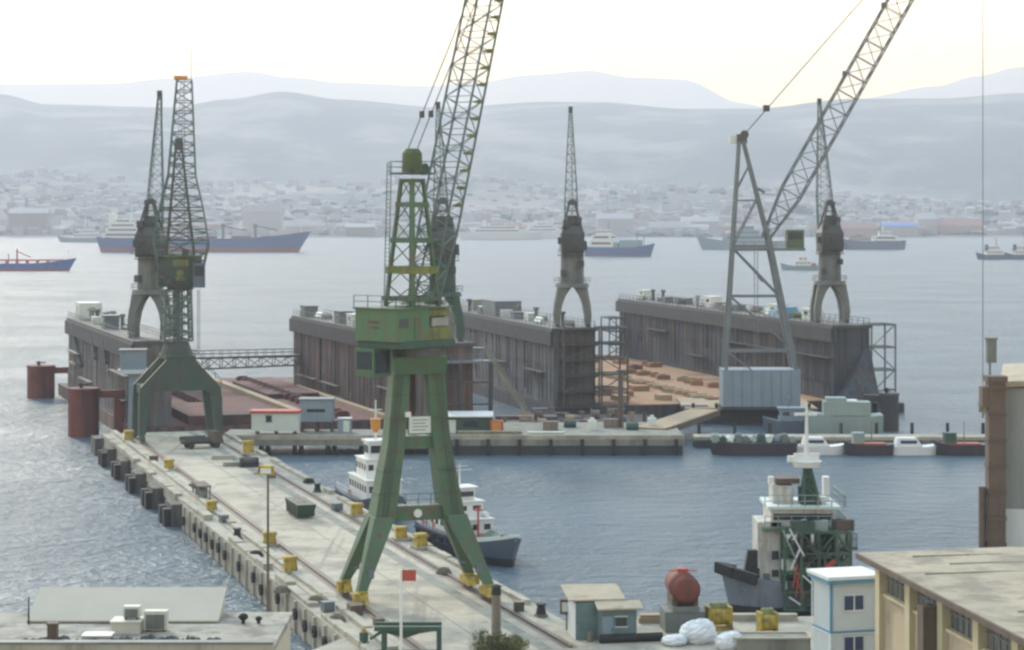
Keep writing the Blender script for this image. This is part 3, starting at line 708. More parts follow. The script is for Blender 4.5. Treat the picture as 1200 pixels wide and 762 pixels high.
def cross_quay():
    r = thing('cross_quay', 'low grey quay on piles across the head of the basin', 'quay', (0, 0, 0))
    y0 = 299.5
    build('deck', MB().span(-41, 24.2, y0, y0 + 11, 1.35, 2.55).span(-2.5, 24.2, y0 + 11, 321, 1.35, 2.55), M['quayc'], r)
    # skirt to the water on the right half, piles on the left half
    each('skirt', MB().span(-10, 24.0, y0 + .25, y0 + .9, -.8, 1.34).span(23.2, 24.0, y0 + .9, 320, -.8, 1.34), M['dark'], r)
    x = -40.0
    while x < -10:
        each('pile', MB().cyl((x, y0 + 1, -.8), (x, y0 + 1, 1.34), .34, n=10).cyl((x + .9, y0 + 1.2, -.8), (x + .9, y0 + 1.2, 1.34), .34, n=10), M['black'], r); x += 4.7
    build('kerb', MB().span(-41, 24.2, y0 - .06, y0 + .5, 2.2, 2.84), M['concrete'], r)
    g = random.Random(9)
    x = -8.0
    while x < 23:
        build('fender_timber', MB().span(x, x + .5, y0 - .5, y0 - .08, -.3, 2.3), M['black'], r); x += 4.4

    # white hut with red roof edge on a trestle
    D = 304.0
    a, b = at(296, 512, D), at(351, 512, D); w = b.x - a.x
    t = thing('site_hut', 'white site hut with red roof edge on the cross quay by the jetty', 'hut', ((a.x + b.x) / 2, D, 2.55))
    build('wall', MB().span(-w / 2, w / 2, -1.4, 1.4, .55, 3.1), M['palehut'], t)
    build('roof', MB().span(-w / 2 - .25, w / 2 + .25, -1.7, 1.7, 3.1, 3.42), M['redbright'], t)
    wn = build('window', MB().box((-w * .13, -1.41, 2.3), (.85, .08, .8)), M['glass'], t)
    each('frame', MB().box((-w * .13, -1.43, 1.83), (1.05, .1, .1)).box((-w * .13, -1.43, 2.76), (1.05, .1, .1)), M['grey'], wn)
    each('leg', MB().box((-w * .4, 0, .27), (.3, 2.4, .54)).box((w * .4, 0, .27), (.3, 2.4, .54)).box((0, 0, .27), (.3, 2.4, .54)), M['grey'], t)
    # blue grey shed
    D = 308.0
    a, b = at(352, 508, D), at(391, 508, D); w = b.x - a.x
    t = thing('pump_house', 'blue grey two storey sheet shed behind the white site hut', 'shed', ((a.x + b.x) / 2, D, 2.55))
    build('wall', MB().span(-w / 2, w / 2, -1.6, 1.6, 1.5, 4.6), M['bluegrey'], t)
    each('leg', MB().span(-w / 2 + .1, -w / 2 + .4, -1.4, 1.4, 0, 1.49).span(w / 2 - .4, w / 2 - .1, -1.4, 1.4, 0, 1.49).span(-.2, .2, -1.4, 1.4, 0, 1.49), M['brown'], t)
    build('roof', MB().span(-w / 2 - .15, w / 2 + .15, -1.8, 1.8, 4.6, 4.78), M['grey'], t)
    build('window', MB().box((0, -1.62, 3.1), (2.6, .08, .45)), M['glass'], t)
    # small pale box
    P = Vector((at(404, 505, 306).x, 306, 2.55))
    t = thing('tool_locker', 'small pale blue locker on the cross quay right of the blue grey shed', 'locker', P)
    build('body', MB().box((0, 0, 1.0), (1.9, 1.5, 2.0)), M['bluegrey'], t); build('lid', MB().box((0, 0, 2.07), (2.05, 1.65, .12)), M['white'], t); build('door', MB().box((.3, -.76, .95), (.9, .06, 1.6)), M['palehut'], t)
    # green shed with white flat roof
    D = 306.0
    a, b = at(519, 503, D), at(574, 503, D); w = b.x - a.x
    t = thing('workshop_shed', 'low dark green shed with thin white roof behind the main crane', 'shed', ((a.x + b.x) / 2, D, 2.55))
    build('wall', MB().span(-w / 2, w / 2, -1.5, 1.5, 0, 2.35), M['green_d'], t)
    build('roof', MB().add([(-w / 2 - .5, -2.2, 2.4), (w / 2 + .5, -2.2, 2.4), (w / 2 + .5, 2, 2.75), (-w / 2 - .5, 2, 2.75), (-w / 2 - .5, -2.2, 2.56), (w / 2 + .5, -2.2, 2.56), (w / 2 + .5, 2, 2.9), (-w / 2 - .5, 2, 2.9)], [(3, 2, 1, 0), (4, 5, 6, 7), (0, 1, 5, 4), (1, 2, 6, 5), (2, 3, 7, 6), (3, 0, 4, 7)]), M['white'], t)
    build('door', MB().box((-w * .33, -1.52, 1.0), (1.5, .08, 1.9)), M['palehut'], t); build('window', MB().box((w * .1, -1.52, 1.4), (2.2, .08, .8)), M['glass'], t)
    P = at(582, 503, 305); P.z = 2.55
    t = thing('tool_container', 'bright orange red container beside the green shed', 'container', P)
    build('body', MB().box((0, 0, .95), (1.9, 2.2, 1.7)), M['redbright'], t); build('door', MB().box((0, -1.12, .95), (1.3, .06, 1.4)), M['orange'], t); build('skid', MB().box((-.7, 0, .05), (.2, 2.2, .1)).box((.7, 0, .05), (.2, 2.2, .1)), M['black'], t)
    # planks / girders lying on the quay
    for px0, px1, py, mt, lab in ((536, 612, 510, 'concrete', 'long pale girder lying on the quay in front of the green shed'), (618, 662, 511, 'palehut', 'pale green girder lying on the quay right of the long girder')):
        a, b = gp(px0, py, 2.55), gp(px1, py, 2.55)
        single('steel_girder', MB().bar((0, 0, .1), (b.x - a.x, 0, .1), .9, .12).bar((0, 0, .32), (b.x - a.x, 0, .32), .16, .36).bar((0, 0, .54), (b.x - a.x, 0, .54), .9, .12), M[mt], lab, 'girder', a)
    for i, px in enumerate((645, 668, 694, 716, 741, 764)):
        P = gp(px, 504 - (i % 2) * 3, 2.55); m = MB(); k = i % 3
        if k == 0: m.box((0, 0, .6), (2.2, 1.5, 1.2)).box((0, 0, 1.23), (2.3, 1.6, .08)); nm, ct, mt, lb = 'crate', 'crate', 'wood', ('grey timber crate on the quay below the dock wing', 'grey timber crate on the quay near the gangway foot')[i > 2]
        elif k == 1: m.cyl((-.9, 0, .55), (.9, 0, .55), .55, n=14).box((0, 0, .06), (1.8, .8, .1)); nm, ct, mt, lb = 'oil_drum', 'drum', 'green_d', ('dark drum lying on the quay below the dock wing', 'dark drum lying on the quay near the gangway foot')[i > 2]
        else: m.box((0, 0, .7), (1.2, 1.2, 1.4)).cyl((0, 0, 1.4), (0, 0, 1.8), .3, n=10); nm, ct, mt, lb = 'generator', 'generator', 'palehut', ('pale generator box on the quay under the dock crane', 'pale generator box on the quay closest to the gangway')[i > 2]
        single(nm, m, M[mt], lb, ct, P)
    # rust coloured post
    a = gp(727, 501, 2.55)
    t = thing('quay_post', 'tall rust brown post standing on the quay before the dock opening', 'post', a)
    build('post', MB().cyl((0, 0, 0), (0, 0, 8.2), .42, .34, 10), M['brown'], t); build('cap', MB().cyl((0, 0, 8.2), (0, 0, 8.45), .55, n=10), M['darkgrey'], t); build('ladder', MB().bar((.5, -.2, 0), (.5, -.2, 8), .06).bar((.5, .2, 0), (.5, .2, 8), .06), M['grey'], t)
    # dark work float between the quay and the docks
    t = thing('work_float', 'dark low work float cluttered with gear between the cross quay and the docks', 'float', (8.5, 334, 0))
    build('hull', MB().span(-12.5, 13.5, -11.5, 11.5, -.6, 1.3), M['darkhull'], t); build('deck', MB().span(-12.3, 13.3, -11.3, 11.3, 1.305, 1.45), M['wing_r'], t)
    g = random.Random(19)
    for k in range(26):
        x, y = g.uniform(-11.5, 12.5), g.uniform(-10.5, 8); h = g.uniform(.6, 2.2); mt_ = g.choice(('darkgrey', 'brown', 'wing_r', 'grey', 'wood', 'green_d', 'tan'))
        if k % 4 == 0: build('reel', MB().cyl((x - .6, y, 2.15), (x + .6, y, 2.15), .7, n=14).cyl((x - .75, y, 2.15), (x - .61, y, 2.15), .95, n=14), M[mt_], t)
        elif k % 4 == 1: build('locker', MB().box((x, y, 1.46 + h / 2), (g.uniform(1, 2.4), 1.2, h)).box((x, y, 1.5 + h), (2.4, 1.3, .08)), M[mt_], t)
        elif k % 4 == 2: build('beam', MB().bar((x - 2, y, 1.75), (x + 2.2, y + g.uniform(-1, 1), 1.75), .4, .5), M[mt_], t)
        else: build('bitt', MB().cyl((x, y, 1.45), (x, y, 1.45 + h), .3, n=10).bar((x - .6, y, 1.3 + h), (x + .6, y, 1.3 + h), .2), M[mt_], t)
    # stair down from dock wing
    D = 329.0
    a, b = at(567, 408, D), at(624, 489, D)
    t = thing('stairway', 'long pale steel stairway descending from the dock wing to the quay', 'stairs', (b.x, D, 1.46))
    A, B = a - b + Vector((0, 0, b.z - 1.46)), Vector((0, 0, .1))
    m = MB()
    for y in (-.6, .6): m.bar(A + Vector((0, y, 0)), B + Vector((0, y, 0)), .12, .42)
    build('stringer', m, M['concrete'], t)
    m = MB()
    for k in range(44): p = A.lerp(B, k / 43); m.box(p, (.34, 1.1, .06))
    build('tread', m, M['concrete'], t)
    m = MB()
    for y in (-.6, .6): m.rail([A + Vector((0, y, .2)), B + Vector((0, y, .2))], 1.0, 1.6, .07)
    build('handrail', m, M['pipe'], t)
    build('landing', MB().box((A.x - 1.2, 0, A.z), (2.6, 2.0, .18)).box((2.0, 0, .1), (3.6, 1.6, .2)), M['greygreen'], t)

# ================================================================== CRANES
def main_crane():
    C = jp(9.55, 10.2, ZQ)
    t = thing('quay_crane', 'big green portal crane on yellow bogies, nearest on the jetty, with lattice tower', 'crane', C, TH)
    H2 = 2.85
    lx = [(-5.25, 1.25), (-2.95, 6.9), (-1.9, 12.7), (-1.42, 18.4)]      # left leg centre line (x, z)
    def lerp_x(z):
        for (x0, z0), (x1, z1) in zip(lx, lx[1:]):
            if z0 <= z <= z1: return x0 + (x1 - x0) * (z - z0) / (z1 - z0)
        return lx[-1][0]
    for s in (-1, 1):
        m = MB()
        m.taper((s * 2.95, 0, 6.3), (s * 1.9, 0, 12.7), (1.75, 2.6), (1.45, 2.0)).taper((s * 1.9, 0, 12.7), (s * 1.42, 0, 18.4), (1.45, 2.0), (1.35, 1.8))
        build('portal_leg', m, M['green'], t)
        for q in (-1, 1):
            m = MB().loft([[Vector((s * 5.25 - .38, q * H2 - .38, 1.25)), Vector((s * 5.25 + .38, q * H2 - .38, 1.25)), Vector((s * 5.25 + .38, q * H2 + .38, 1.25)), Vector((s * 5.25 - .38, q * H2 + .38, 1.25))],
                           [Vector((s * 3.0 - .86, q * .78 - .74, 6.75)), Vector((s * 3.0 + .86, q * .78 - .74, 6.75)), Vector((s * 3.0 + .86, q * .78 + .74, 6.75)), Vector((s * 3.0 - .86, q * .78 + .74, 6.75))]])
            build('lower_leg', m, M['green'], t)
            b = build('bogie', MB().taper((s * 5.25, q * H2, .34), (s * 5.25, q * H2, 1.0), (.7, 2.6), (.6, 1.7)).box((s * 5.25, q * H2, 1.13), (.8, 1.0, .26)).box((s * 5.25 + s * .5, q * H2 - .4, .75), (.5, .8, .8)).box((s * 5.25, q * H2 + 1.5, .6), (.5, .5, .5)), M['yellow'], t)
            for y in (-.75, .75): build('wheel', MB().cyl((s * 5.25 - .12, q * H2 + y, .5), (s * 5.25 + .12, q * H2 + y, .5), .33, n=14), M['black'], b)
    build('cross_beam', MB().span(-2.2, 2.2, -.7, .7, 6.3, 7.5), M['green'], t)
    build('cross_beam', MB().span(-1.3, 1.3, -.6, .6, 12.15, 13.1), M['green'], t)
    lamp = build('warning_lamp', MB().cyl((-.1, -.72, 6.9), (-.1, -.95, 6.9), .34, n=14), M['white'], t)
    sb = build('sign_board', MB().box((.1, -.75, 14.05), (1.85, .1, 1.35)), M['palehut'], t)
    m = MB()
    for k in range(4): m.box((.1 - .1 * (k % 2), -.81, 14.45 - .27 * k), (1.3 - .2 * (k % 2), .02, .07))
    build('board_line', m, M['greygreen'], sb)
    build('board_frame', MB().box((.1, -.74, 13.33), (2.0, .14, .08)).box((.1, -.74, 14.77), (2.0, .14, .08)).box((-.87, -.74, 14.05), (.08, .14, 1.36)).box((1.07, -.74, 14.05), (.08, .14, 1.36)), M['green_d'], sb)
    build('floodlight', MB().box((-1.0, -1.1, 14.95), (.45, .35, .4)), M['white'], t)
    # plate seams, ladders, hand rails and cables on the portal
    for s in (-1, 1):
        for z in (8.6, 10.4, 14.6, 16.5):
            f = .26 + (1.75 - 1.42) * 0; x = s * lerp_x(z) * -1
            w_ = 1.75 - (z - 6.3) * .034; d_ = 2.6 - (z - 6.3) * .068
            build('plate_seam', MB().box((x, 0, z), (w_ + .03, d_ + .03, .05)), M['green_d'], t)
        m = MB()
        for dx in (-.22, .22): m.bar((s * 2.95 + dx, -1.42, 6.9), (s * 1.55 + dx, -1.12, 18.2), .05)
        for k in range(30): 
            f = k / 30; m.bar((s * (2.95 - 1.4 * f) - .22, -1.42 + .3 * f, 6.9 + 11.3 * f), (s * (2.95 - 1.4 * f) + .22, -1.42 + .3 * f, 6.9 + 11.3 * f), .04)
        build('ladder', m, M['darkgrey'], t)
        for q in (-1, 1): build('cable_box', MB().box((s * 4.5, q * 2.45 - .3, 2.5), (.5, .35, .7)), M['grey'], t)
    build('handrail', MB().rail([(-2.1, -.66, 7.5), (2.1, -.66, 7.5)], .95, 1.0, .05), M['green_d'], t)
    build('handrail', MB().rail([(-2.1, -1.75, 19.6), (2.1, -1.75, 19.6), (2.1, 1.75, 19.6), (-2.1, 1.75, 19.6)], .9, 1.0, .05), M['green_d'], t)
    # head of the portal and slewing ring
    build('portal_head', MB().taper((0, 0, 18.2), (0, 0, 19.6), (4.2, 2.6), (4.4, 3.6)), M['green'], t)
    build('slew_ring', MB().cyl((0, 0, 19.62), (0, 0, 20.35), 2.1, n=28), M['darkgrey'], t)
    # ladder in the middle of the portal
    m = MB()
    for x in (-.35, .1): m.bar((x, .8, 13.1), (x, .8, 18.2), .07)
    for k in range(17): m.bar((-.35, .8, 13.2 + k * .3), (.1, .8, 13.2 + k * .3), .045)
    m.box((-.1, 1.2, 15.8), (.5, .5, 4.6)); build('cable_duct', m, M['brown'], t)
    # ---- slewing upper part; x' = jib direction
    xf = Matrix.Translation((-.35, 0, 0)) @ Matrix.Rotation(R(50) - TH, 4, 'Z')
    build('turntable', MB(xf).span(-4.0, 2.7, -2.3, 2.3, 20.4, 20.95), M['green_d'], t)
    h = build('machine_house', MB(xf).span(-4.3, -.4, -2.25, 2.25, 20.97, 23.5), M['green_l'], t)
    build('panel', MB(xf).span(-.38, 2.2, -2.2, 2.2, 20.96, 22.0).span(-.38, 2.1, -2.2, 2.2, 22.9, 23.46).span(-.38, 2.1, -1.7, 1.7, 22.0, 22.9), M['olive'], h)
    build('louvre', MB(xf).span(.0, 2.0, -2.2, -1.71, 22.08, 22.75), M['pipe'], h)
    build('roof', MB(xf).span(-4.45, 2.3, -2.4, 2.4, 23.51, 23.66), M['green'], h)
    build('faded_mark', MB(xf).box((-4.32, .2, 22.5), (.03, 1.3, .22)).box((-4.32, .1, 22.05), (.03, .9, .2)), M['brown'], h)
    build('handrail', MB(xf).rail([(-4.4, 2.3, 23.67), (-4.4, -2.3, 23.67), (2.2, -2.3, 23.67)], .95, 1.2, .05), M['green_d'], h)
    build('vent', MB(xf).span(-3.9, -2.9, -2.3, -2.26, 22.1, 22.8), M['darkgrey'], h)
    build('door', MB(xf).span(-2.2, -1.4, -2.3, -2.26, 21.1, 22.9), M['green'], h)
    cb = build('cabin', MB(xf).span(-4.3, -2.3, .2, 2.25, 18.1, 20.38), M['green'], t)
    build('window', MB(xf).span(-4.34, -4.29, .45, 2.05, 18.7, 20.1).span(-4.1, -2.6, .12, .19, 18.4, 20.1), M['glass'], cb)
    build('winch', MB(xf).cyl((2.75, -1.3, 21.6), (2.75, 1.3, 21.6), .6, n=18).cyl((2.75, -1.45, 21.6), (2.75, -1.3, 21.6), .8, n=18).cyl((2.75, 1.3, 21.6), (2.75, 1.45, 21.6), .8, n=18), M['greygreen'], t)
    # ---- tower
    a, b = 1.5, .62
    Z0, Z1 = 23.66, 34.0
    m = MB(xf)
    def leg(t_): return a + (b - a) * t_
    for i in (-1, 1):
        for j in (-1, 1): m.bar((i * a, j * a, Z0), (i * b, j * b, Z1), .26)
    m.bar((.4, .3, Z0), (.15, .1, Z1), .22).bar((-.5, -.3, Z0), (-.15, -.1, Z1), .22)
    for k in range(6):
        t0, t1 = k / 6, (k + 1) / 6
        r0, r1 = leg(t0), leg(t1); z0, z1 = Z0 + (Z1 - Z0) * t0, Z0 + (Z1 - Z0) * t1
        for s in (-1, 1):
            if k % 2: m.bar((-r0, s * r0, z0), (r1, s * r1, z1), .07).bar((s * r0, -r0, z0), (s * r1, r1, z1), .07)
            else: m.bar((r0, s * r0, z0), (-r1, s * r1, z1), .07).bar((s * r0, r0, z0), (s * r1, -r1, z1), .07)
    build('tower', m, M['green'], t)
    for z, e, thick in ((24.1, .25, .35), (26.3, .25, .6), (28.8, .2, .4), (31.7, .15, .4), (33.7, .1, .3)):
        r = leg((z - Z0) / (Z1 - Z0)) + e
        m = MB(xf).span(-r, r, -r, -r + .22, z, z + thick).span(-r, r, r - .22, r, z, z + thick).span(-r, -r + .22, -r + .23, r - .23, z, z + thick).span(r - .22, r, -r + .23, r - .23, z, z + thick)
        m.span(-r + .23, r - .23, -r + .23, r - .23, z + .02, z + .08)
        if z == 28.8: m.span(r + .01, r + 2.0, -.5, .5, z + .05, z + .3)
        build('platform', m, M['green'] if z != 26.3 else M['olive'], t)
    build('headgear', MB(xf).cyl((0, 0, 34.55), (0, 0, 36.1), .84, .8, 16).cyl((0, 0, 36.1), (0, 0, 36.45), .8, .55, 16), M['capgreen'], t)
    m = MB(xf).span(-1.3, 1.3, -1.3, 1.3, 34.35, 34.5)
    m.rail([(-1.3, -1.3, 34.5), (1.3, -1.3, 34.5), (1.3, 1.3, 34.5), (-1.3, 1.3, 34.5), (-1.3, -1.3, 34.5)], .9, 1.3, .05).cyl((1.4, .2, 34.8), (1.4, -.2, 34.8), .5, n=14)
    build('head_platform', m, M['green_d'], t)
    m = MB(xf)
    for y in (.9, 1.35): m.bar((-1.9, y, Z0), (-1.5, y, 35.3), .06)
    for k in range(34): m.bar((-1.9 + .4 * k / 34, .9, Z0 + .4 + k * .33), (-1.9 + .4 * k / 34, 1.35, Z0 + .4 + k * .33), .04)
    build('ladder', m, M['jib'], t)
    # ---- jib
    ang = R(73.2)
    dj = Vector((math.cos(ang), 0, math.sin(ang))); nj = Vector((-math.sin(ang), 0, math.cos(ang))); uy = Vector((0, 1, 0))
    P0 = Vector((1.35, 0, 24.0)); P1 = P0 + dj * 6.0; P2 = P0 + dj * 29; P3 = P0 + dj * 36
    m = MB(xf).truss(P0, P1, uy, nj, (1.35, .35), (1.5, .75), 4, .14, .07)
    m.truss(P1, P2, uy, nj, (1.5, .75), (1.45, .72), 16, .14, .06).truss(P2, P3, uy, nj, (1.45, .72), (.9, .25), 5, .13, .06)
    build('jib', m, M['jib'], t)
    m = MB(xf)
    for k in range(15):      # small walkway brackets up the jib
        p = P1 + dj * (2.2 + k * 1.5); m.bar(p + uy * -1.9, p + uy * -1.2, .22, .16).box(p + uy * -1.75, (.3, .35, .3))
    each('jib_bracket', m, M['olive'], t, 2)  # olive tint puts the yellow sun glare on the jib into the brackets
    for y in (-.5, .5):
        p = Vector((.1, y, 36.5)); q = P0 + dj * 31 + Vector((0, y, .4)); w = p.lerp(q, .16)
        o = build('pendant_rope', MB(xf).bar(p, q, .06), M['rope'], t)
        build('rope_socket', MB(xf).box(w, (.3, .3, .55)), M['darkgrey'], o)
    return t

def far_crane():
    C = jp(9.55, 137.5, ZQ)
    t = thing('quay_crane', 'dark green portal crane with bulging lattice jib at the far end of the jetty', 'crane', C, TH)
    for s in (-1, 1):
        for q in (-1, 1):
            m = MB().taper((s * 5.25, q * 3.6, 1.1), (s * 4.9, q * 3.3, 6.2), (.9, 1.1), (1.5, 1.3))
            build('portal_leg', m, M['portaldark'], t)
            b = build('bogie', MB().taper((s * 5.25, q * 3.6, .3), (s * 5.25, q * 3.6, 1.09), (.7, 2.4), (.6, 1.5)), M['portaldark'], t)
            for y in (-.7, .7): build('wheel', MB().cyl((s * 5.25 - .12, q * 3.6 + y, .45), (s * 5.25 + .12, q * 3.6 + y, .45), .3, n=12), M['black'], b)
    # haunched portal top
    for q in (-1, 1):
        y = q * 3.3
        pts = [(-5.6, 6.21), (-4.2, 6.21), (-3.4, 6.9), (3.4, 6.9), (4.2, 6.21), (5.6, 6.21), (5.5, 7.4), (1.9, 11.2), (-1.9, 11.2), (-5.5, 7.4)]
        m = MB(); n = len(pts)
        vs = [(x, y - .35, z) for x, z in pts] + [(x, y + .35, z) for x, z in pts]
        m.add(vs, [tuple(range(n)), tuple(range(2 * n - 1, n - 1, -1))] + [(i, n + i, n + (i + 1) % n, (i + 1) % n) for i in range(n)])
        build('portal_frame', m, M['portaldark'], t)
    m = MB()
    for s in (-1, 1): m.span(s * 4.7 - .45, s * 4.7 + .45, -2.9, 2.9, 6.4, 7.6)
    build('side_beam', m, M['portaldark'], t)
    build('portal_deck', MB().span(-2.0, 2.0, -3.7, 3.7, 11.21, 11.7), M['portaldark'], t)
    m = MB().rail([(-5.6, -3.8, 7.4), (-2, -3.8, 11.6), (2, -3.8, 11.6), (5.6, -3.8, 7.4)], .9, 1.2, .08); build('handrail', m, M['portaldark'], t)
    # round foot and open column
    build('column_foot', MB().cyl((0, 0, 11.71), (0, 0, 13.6), 2.3, 1.6, 16), M['portaldark'], t)
    m = MB().truss((0, 0, 13.6), (0, 0, 20.6), (1, 0, 0), (0, 1, 0), (1.95, 1.6), (1.75, 1.5), 6, .3, .17); m.cyl((0, 0, 13.6), (0, 0, 20.5), .55, n=12).cyl((.8, .3, 13.6), (.8, .3, 20.5), .16, n=8).bar((-1.2, -1.2, 14), (1.2, -1.2, 20), .2)
    build('column', m, M['jib'], t)
    m = MB()
    for x in (2.9, 3.2): m.bar((x, 0, 11.7), (x, 0, 20.6), .07)
    for k in range(26): m.bar((2.9, 0, 11.9 + k * .34), (3.2, 0, 11.9 + k * .34), .05)
    build('ladder', m, M['jib'], t)
    xf = Matrix.Translation((.5, 0, 0)) @ Matrix.Rotation(R(6) - TH, 4, 'Z')
    build('slew_ring', MB(xf).cyl((0, 0, 20.61), (0, 0, 21.2), 1.8, n=22), M['darkgrey'], t)
    h = build('machine_house', MB(xf).span(-2.9, 2.9, -1.9, 2.6, 21.21, 25.2), M['portaldark'], t)
    build('panel', MB(xf).span(-.9, 1.2, -1.97, -1.91, 23.9, 24.8), M['olive'], h)
    build('arch', MB(xf).cyl((.1, -1.98, 22.9), (.1, -1.91, 22.9), .5, n=18).box((.1, -1.95, 22.2), (1.3, .06, .5)), M['olive'], h)
    build('gallery', MB(xf).rail([(-3.3, -2.6, 21.2), (3.4, -2.6, 21.2)], 1.0, 1.1, .07).box((0, -2.3, 21.12), (6.6, .8, .14)), M['portaldark'], h)
    for bx, bz in ((-2.3, 22.3), (-1.4, 21.8), (2.6, 25.0), (-2.5, 25.7), (.8, 25.8)): build('equipment_box', MB(xf).box((bx, -2.2, bz), (.9, .5, .9)), M['darkgrey'], h)
    build('roof', MB(xf).span(-3.1, 3.1, -2.1, 2.8, 25.21, 25.4), M['olive'], h)
    cb = build('cabin', MB(xf).span(1.9, 3.5, -3.1, -1.92, 21.0, 24.4), M['slate'], t)
    build('window', MB(xf).span(2.05, 3.35, -3.15, -3.11, 22.6, 24.0), M['glass'], cb)
    # tower
    m = MB(xf).truss((0, 0, 25.4), (-.2, .4, 40.0), (1, 0, 0), (0, 1, 0), (1.9, 1.6), (.45, .4), 7, .26, .13)
    build('tower', m, M['portaldark'], t)
    build('headgear', MB(xf).box((-.2, .4, 40.5), (1.2, 1.2, 1.1)).cyl((-.7, .4, 41.2), (.3, .4, 41.2), .45, n=14), M['darkgrey'], t)
    # jib: bulged lower part
    P = [Vector((0, .8, 21.6)), Vector((0, 2.4, 27.2)), Vector((0, 3.6, 31.8)), Vector((0, 4.6, 36.5)), Vector((.2, 7.6, 50.0))]
    W = [(2.7, .5), (3.8, .95), (3.0, .95), (1.9, .9), (1.05, .55)]
    m = MB(xf)
    for k in range(4):
        d = (P[k + 1] - P[k]).normalized(); ny = Vector((0, -d.z, d.y))
        m.truss(P[k], P[k + 1], (1, 0, 0), ny, W[k], W[k + 1], (4, 3, 3, 9)[k], .22, .13)
    build('jib', m, M['jib'], t)
    build('jib_head', MB(xf).box((-.3, 7.7, 50.4), (1.9, .8, .55)), M['orange'], t)
    build('lightning_rod', MB(xf).bar((1.15, 7.6, 50), (1.15, 7.6, 54.5), .07), M['jib'], t)
    for x in (-.3, .1): build('pendant_rope', MB(xf).bar((x, .4, 41.3), (x, 7.4, 49.6), .06), M['rope'], t)
    build('hoist_rope', MB(xf).bar((.2, 8.2, 50.2), (.2, 8.2, 13.0), .06), M['rope'], t)
    return t

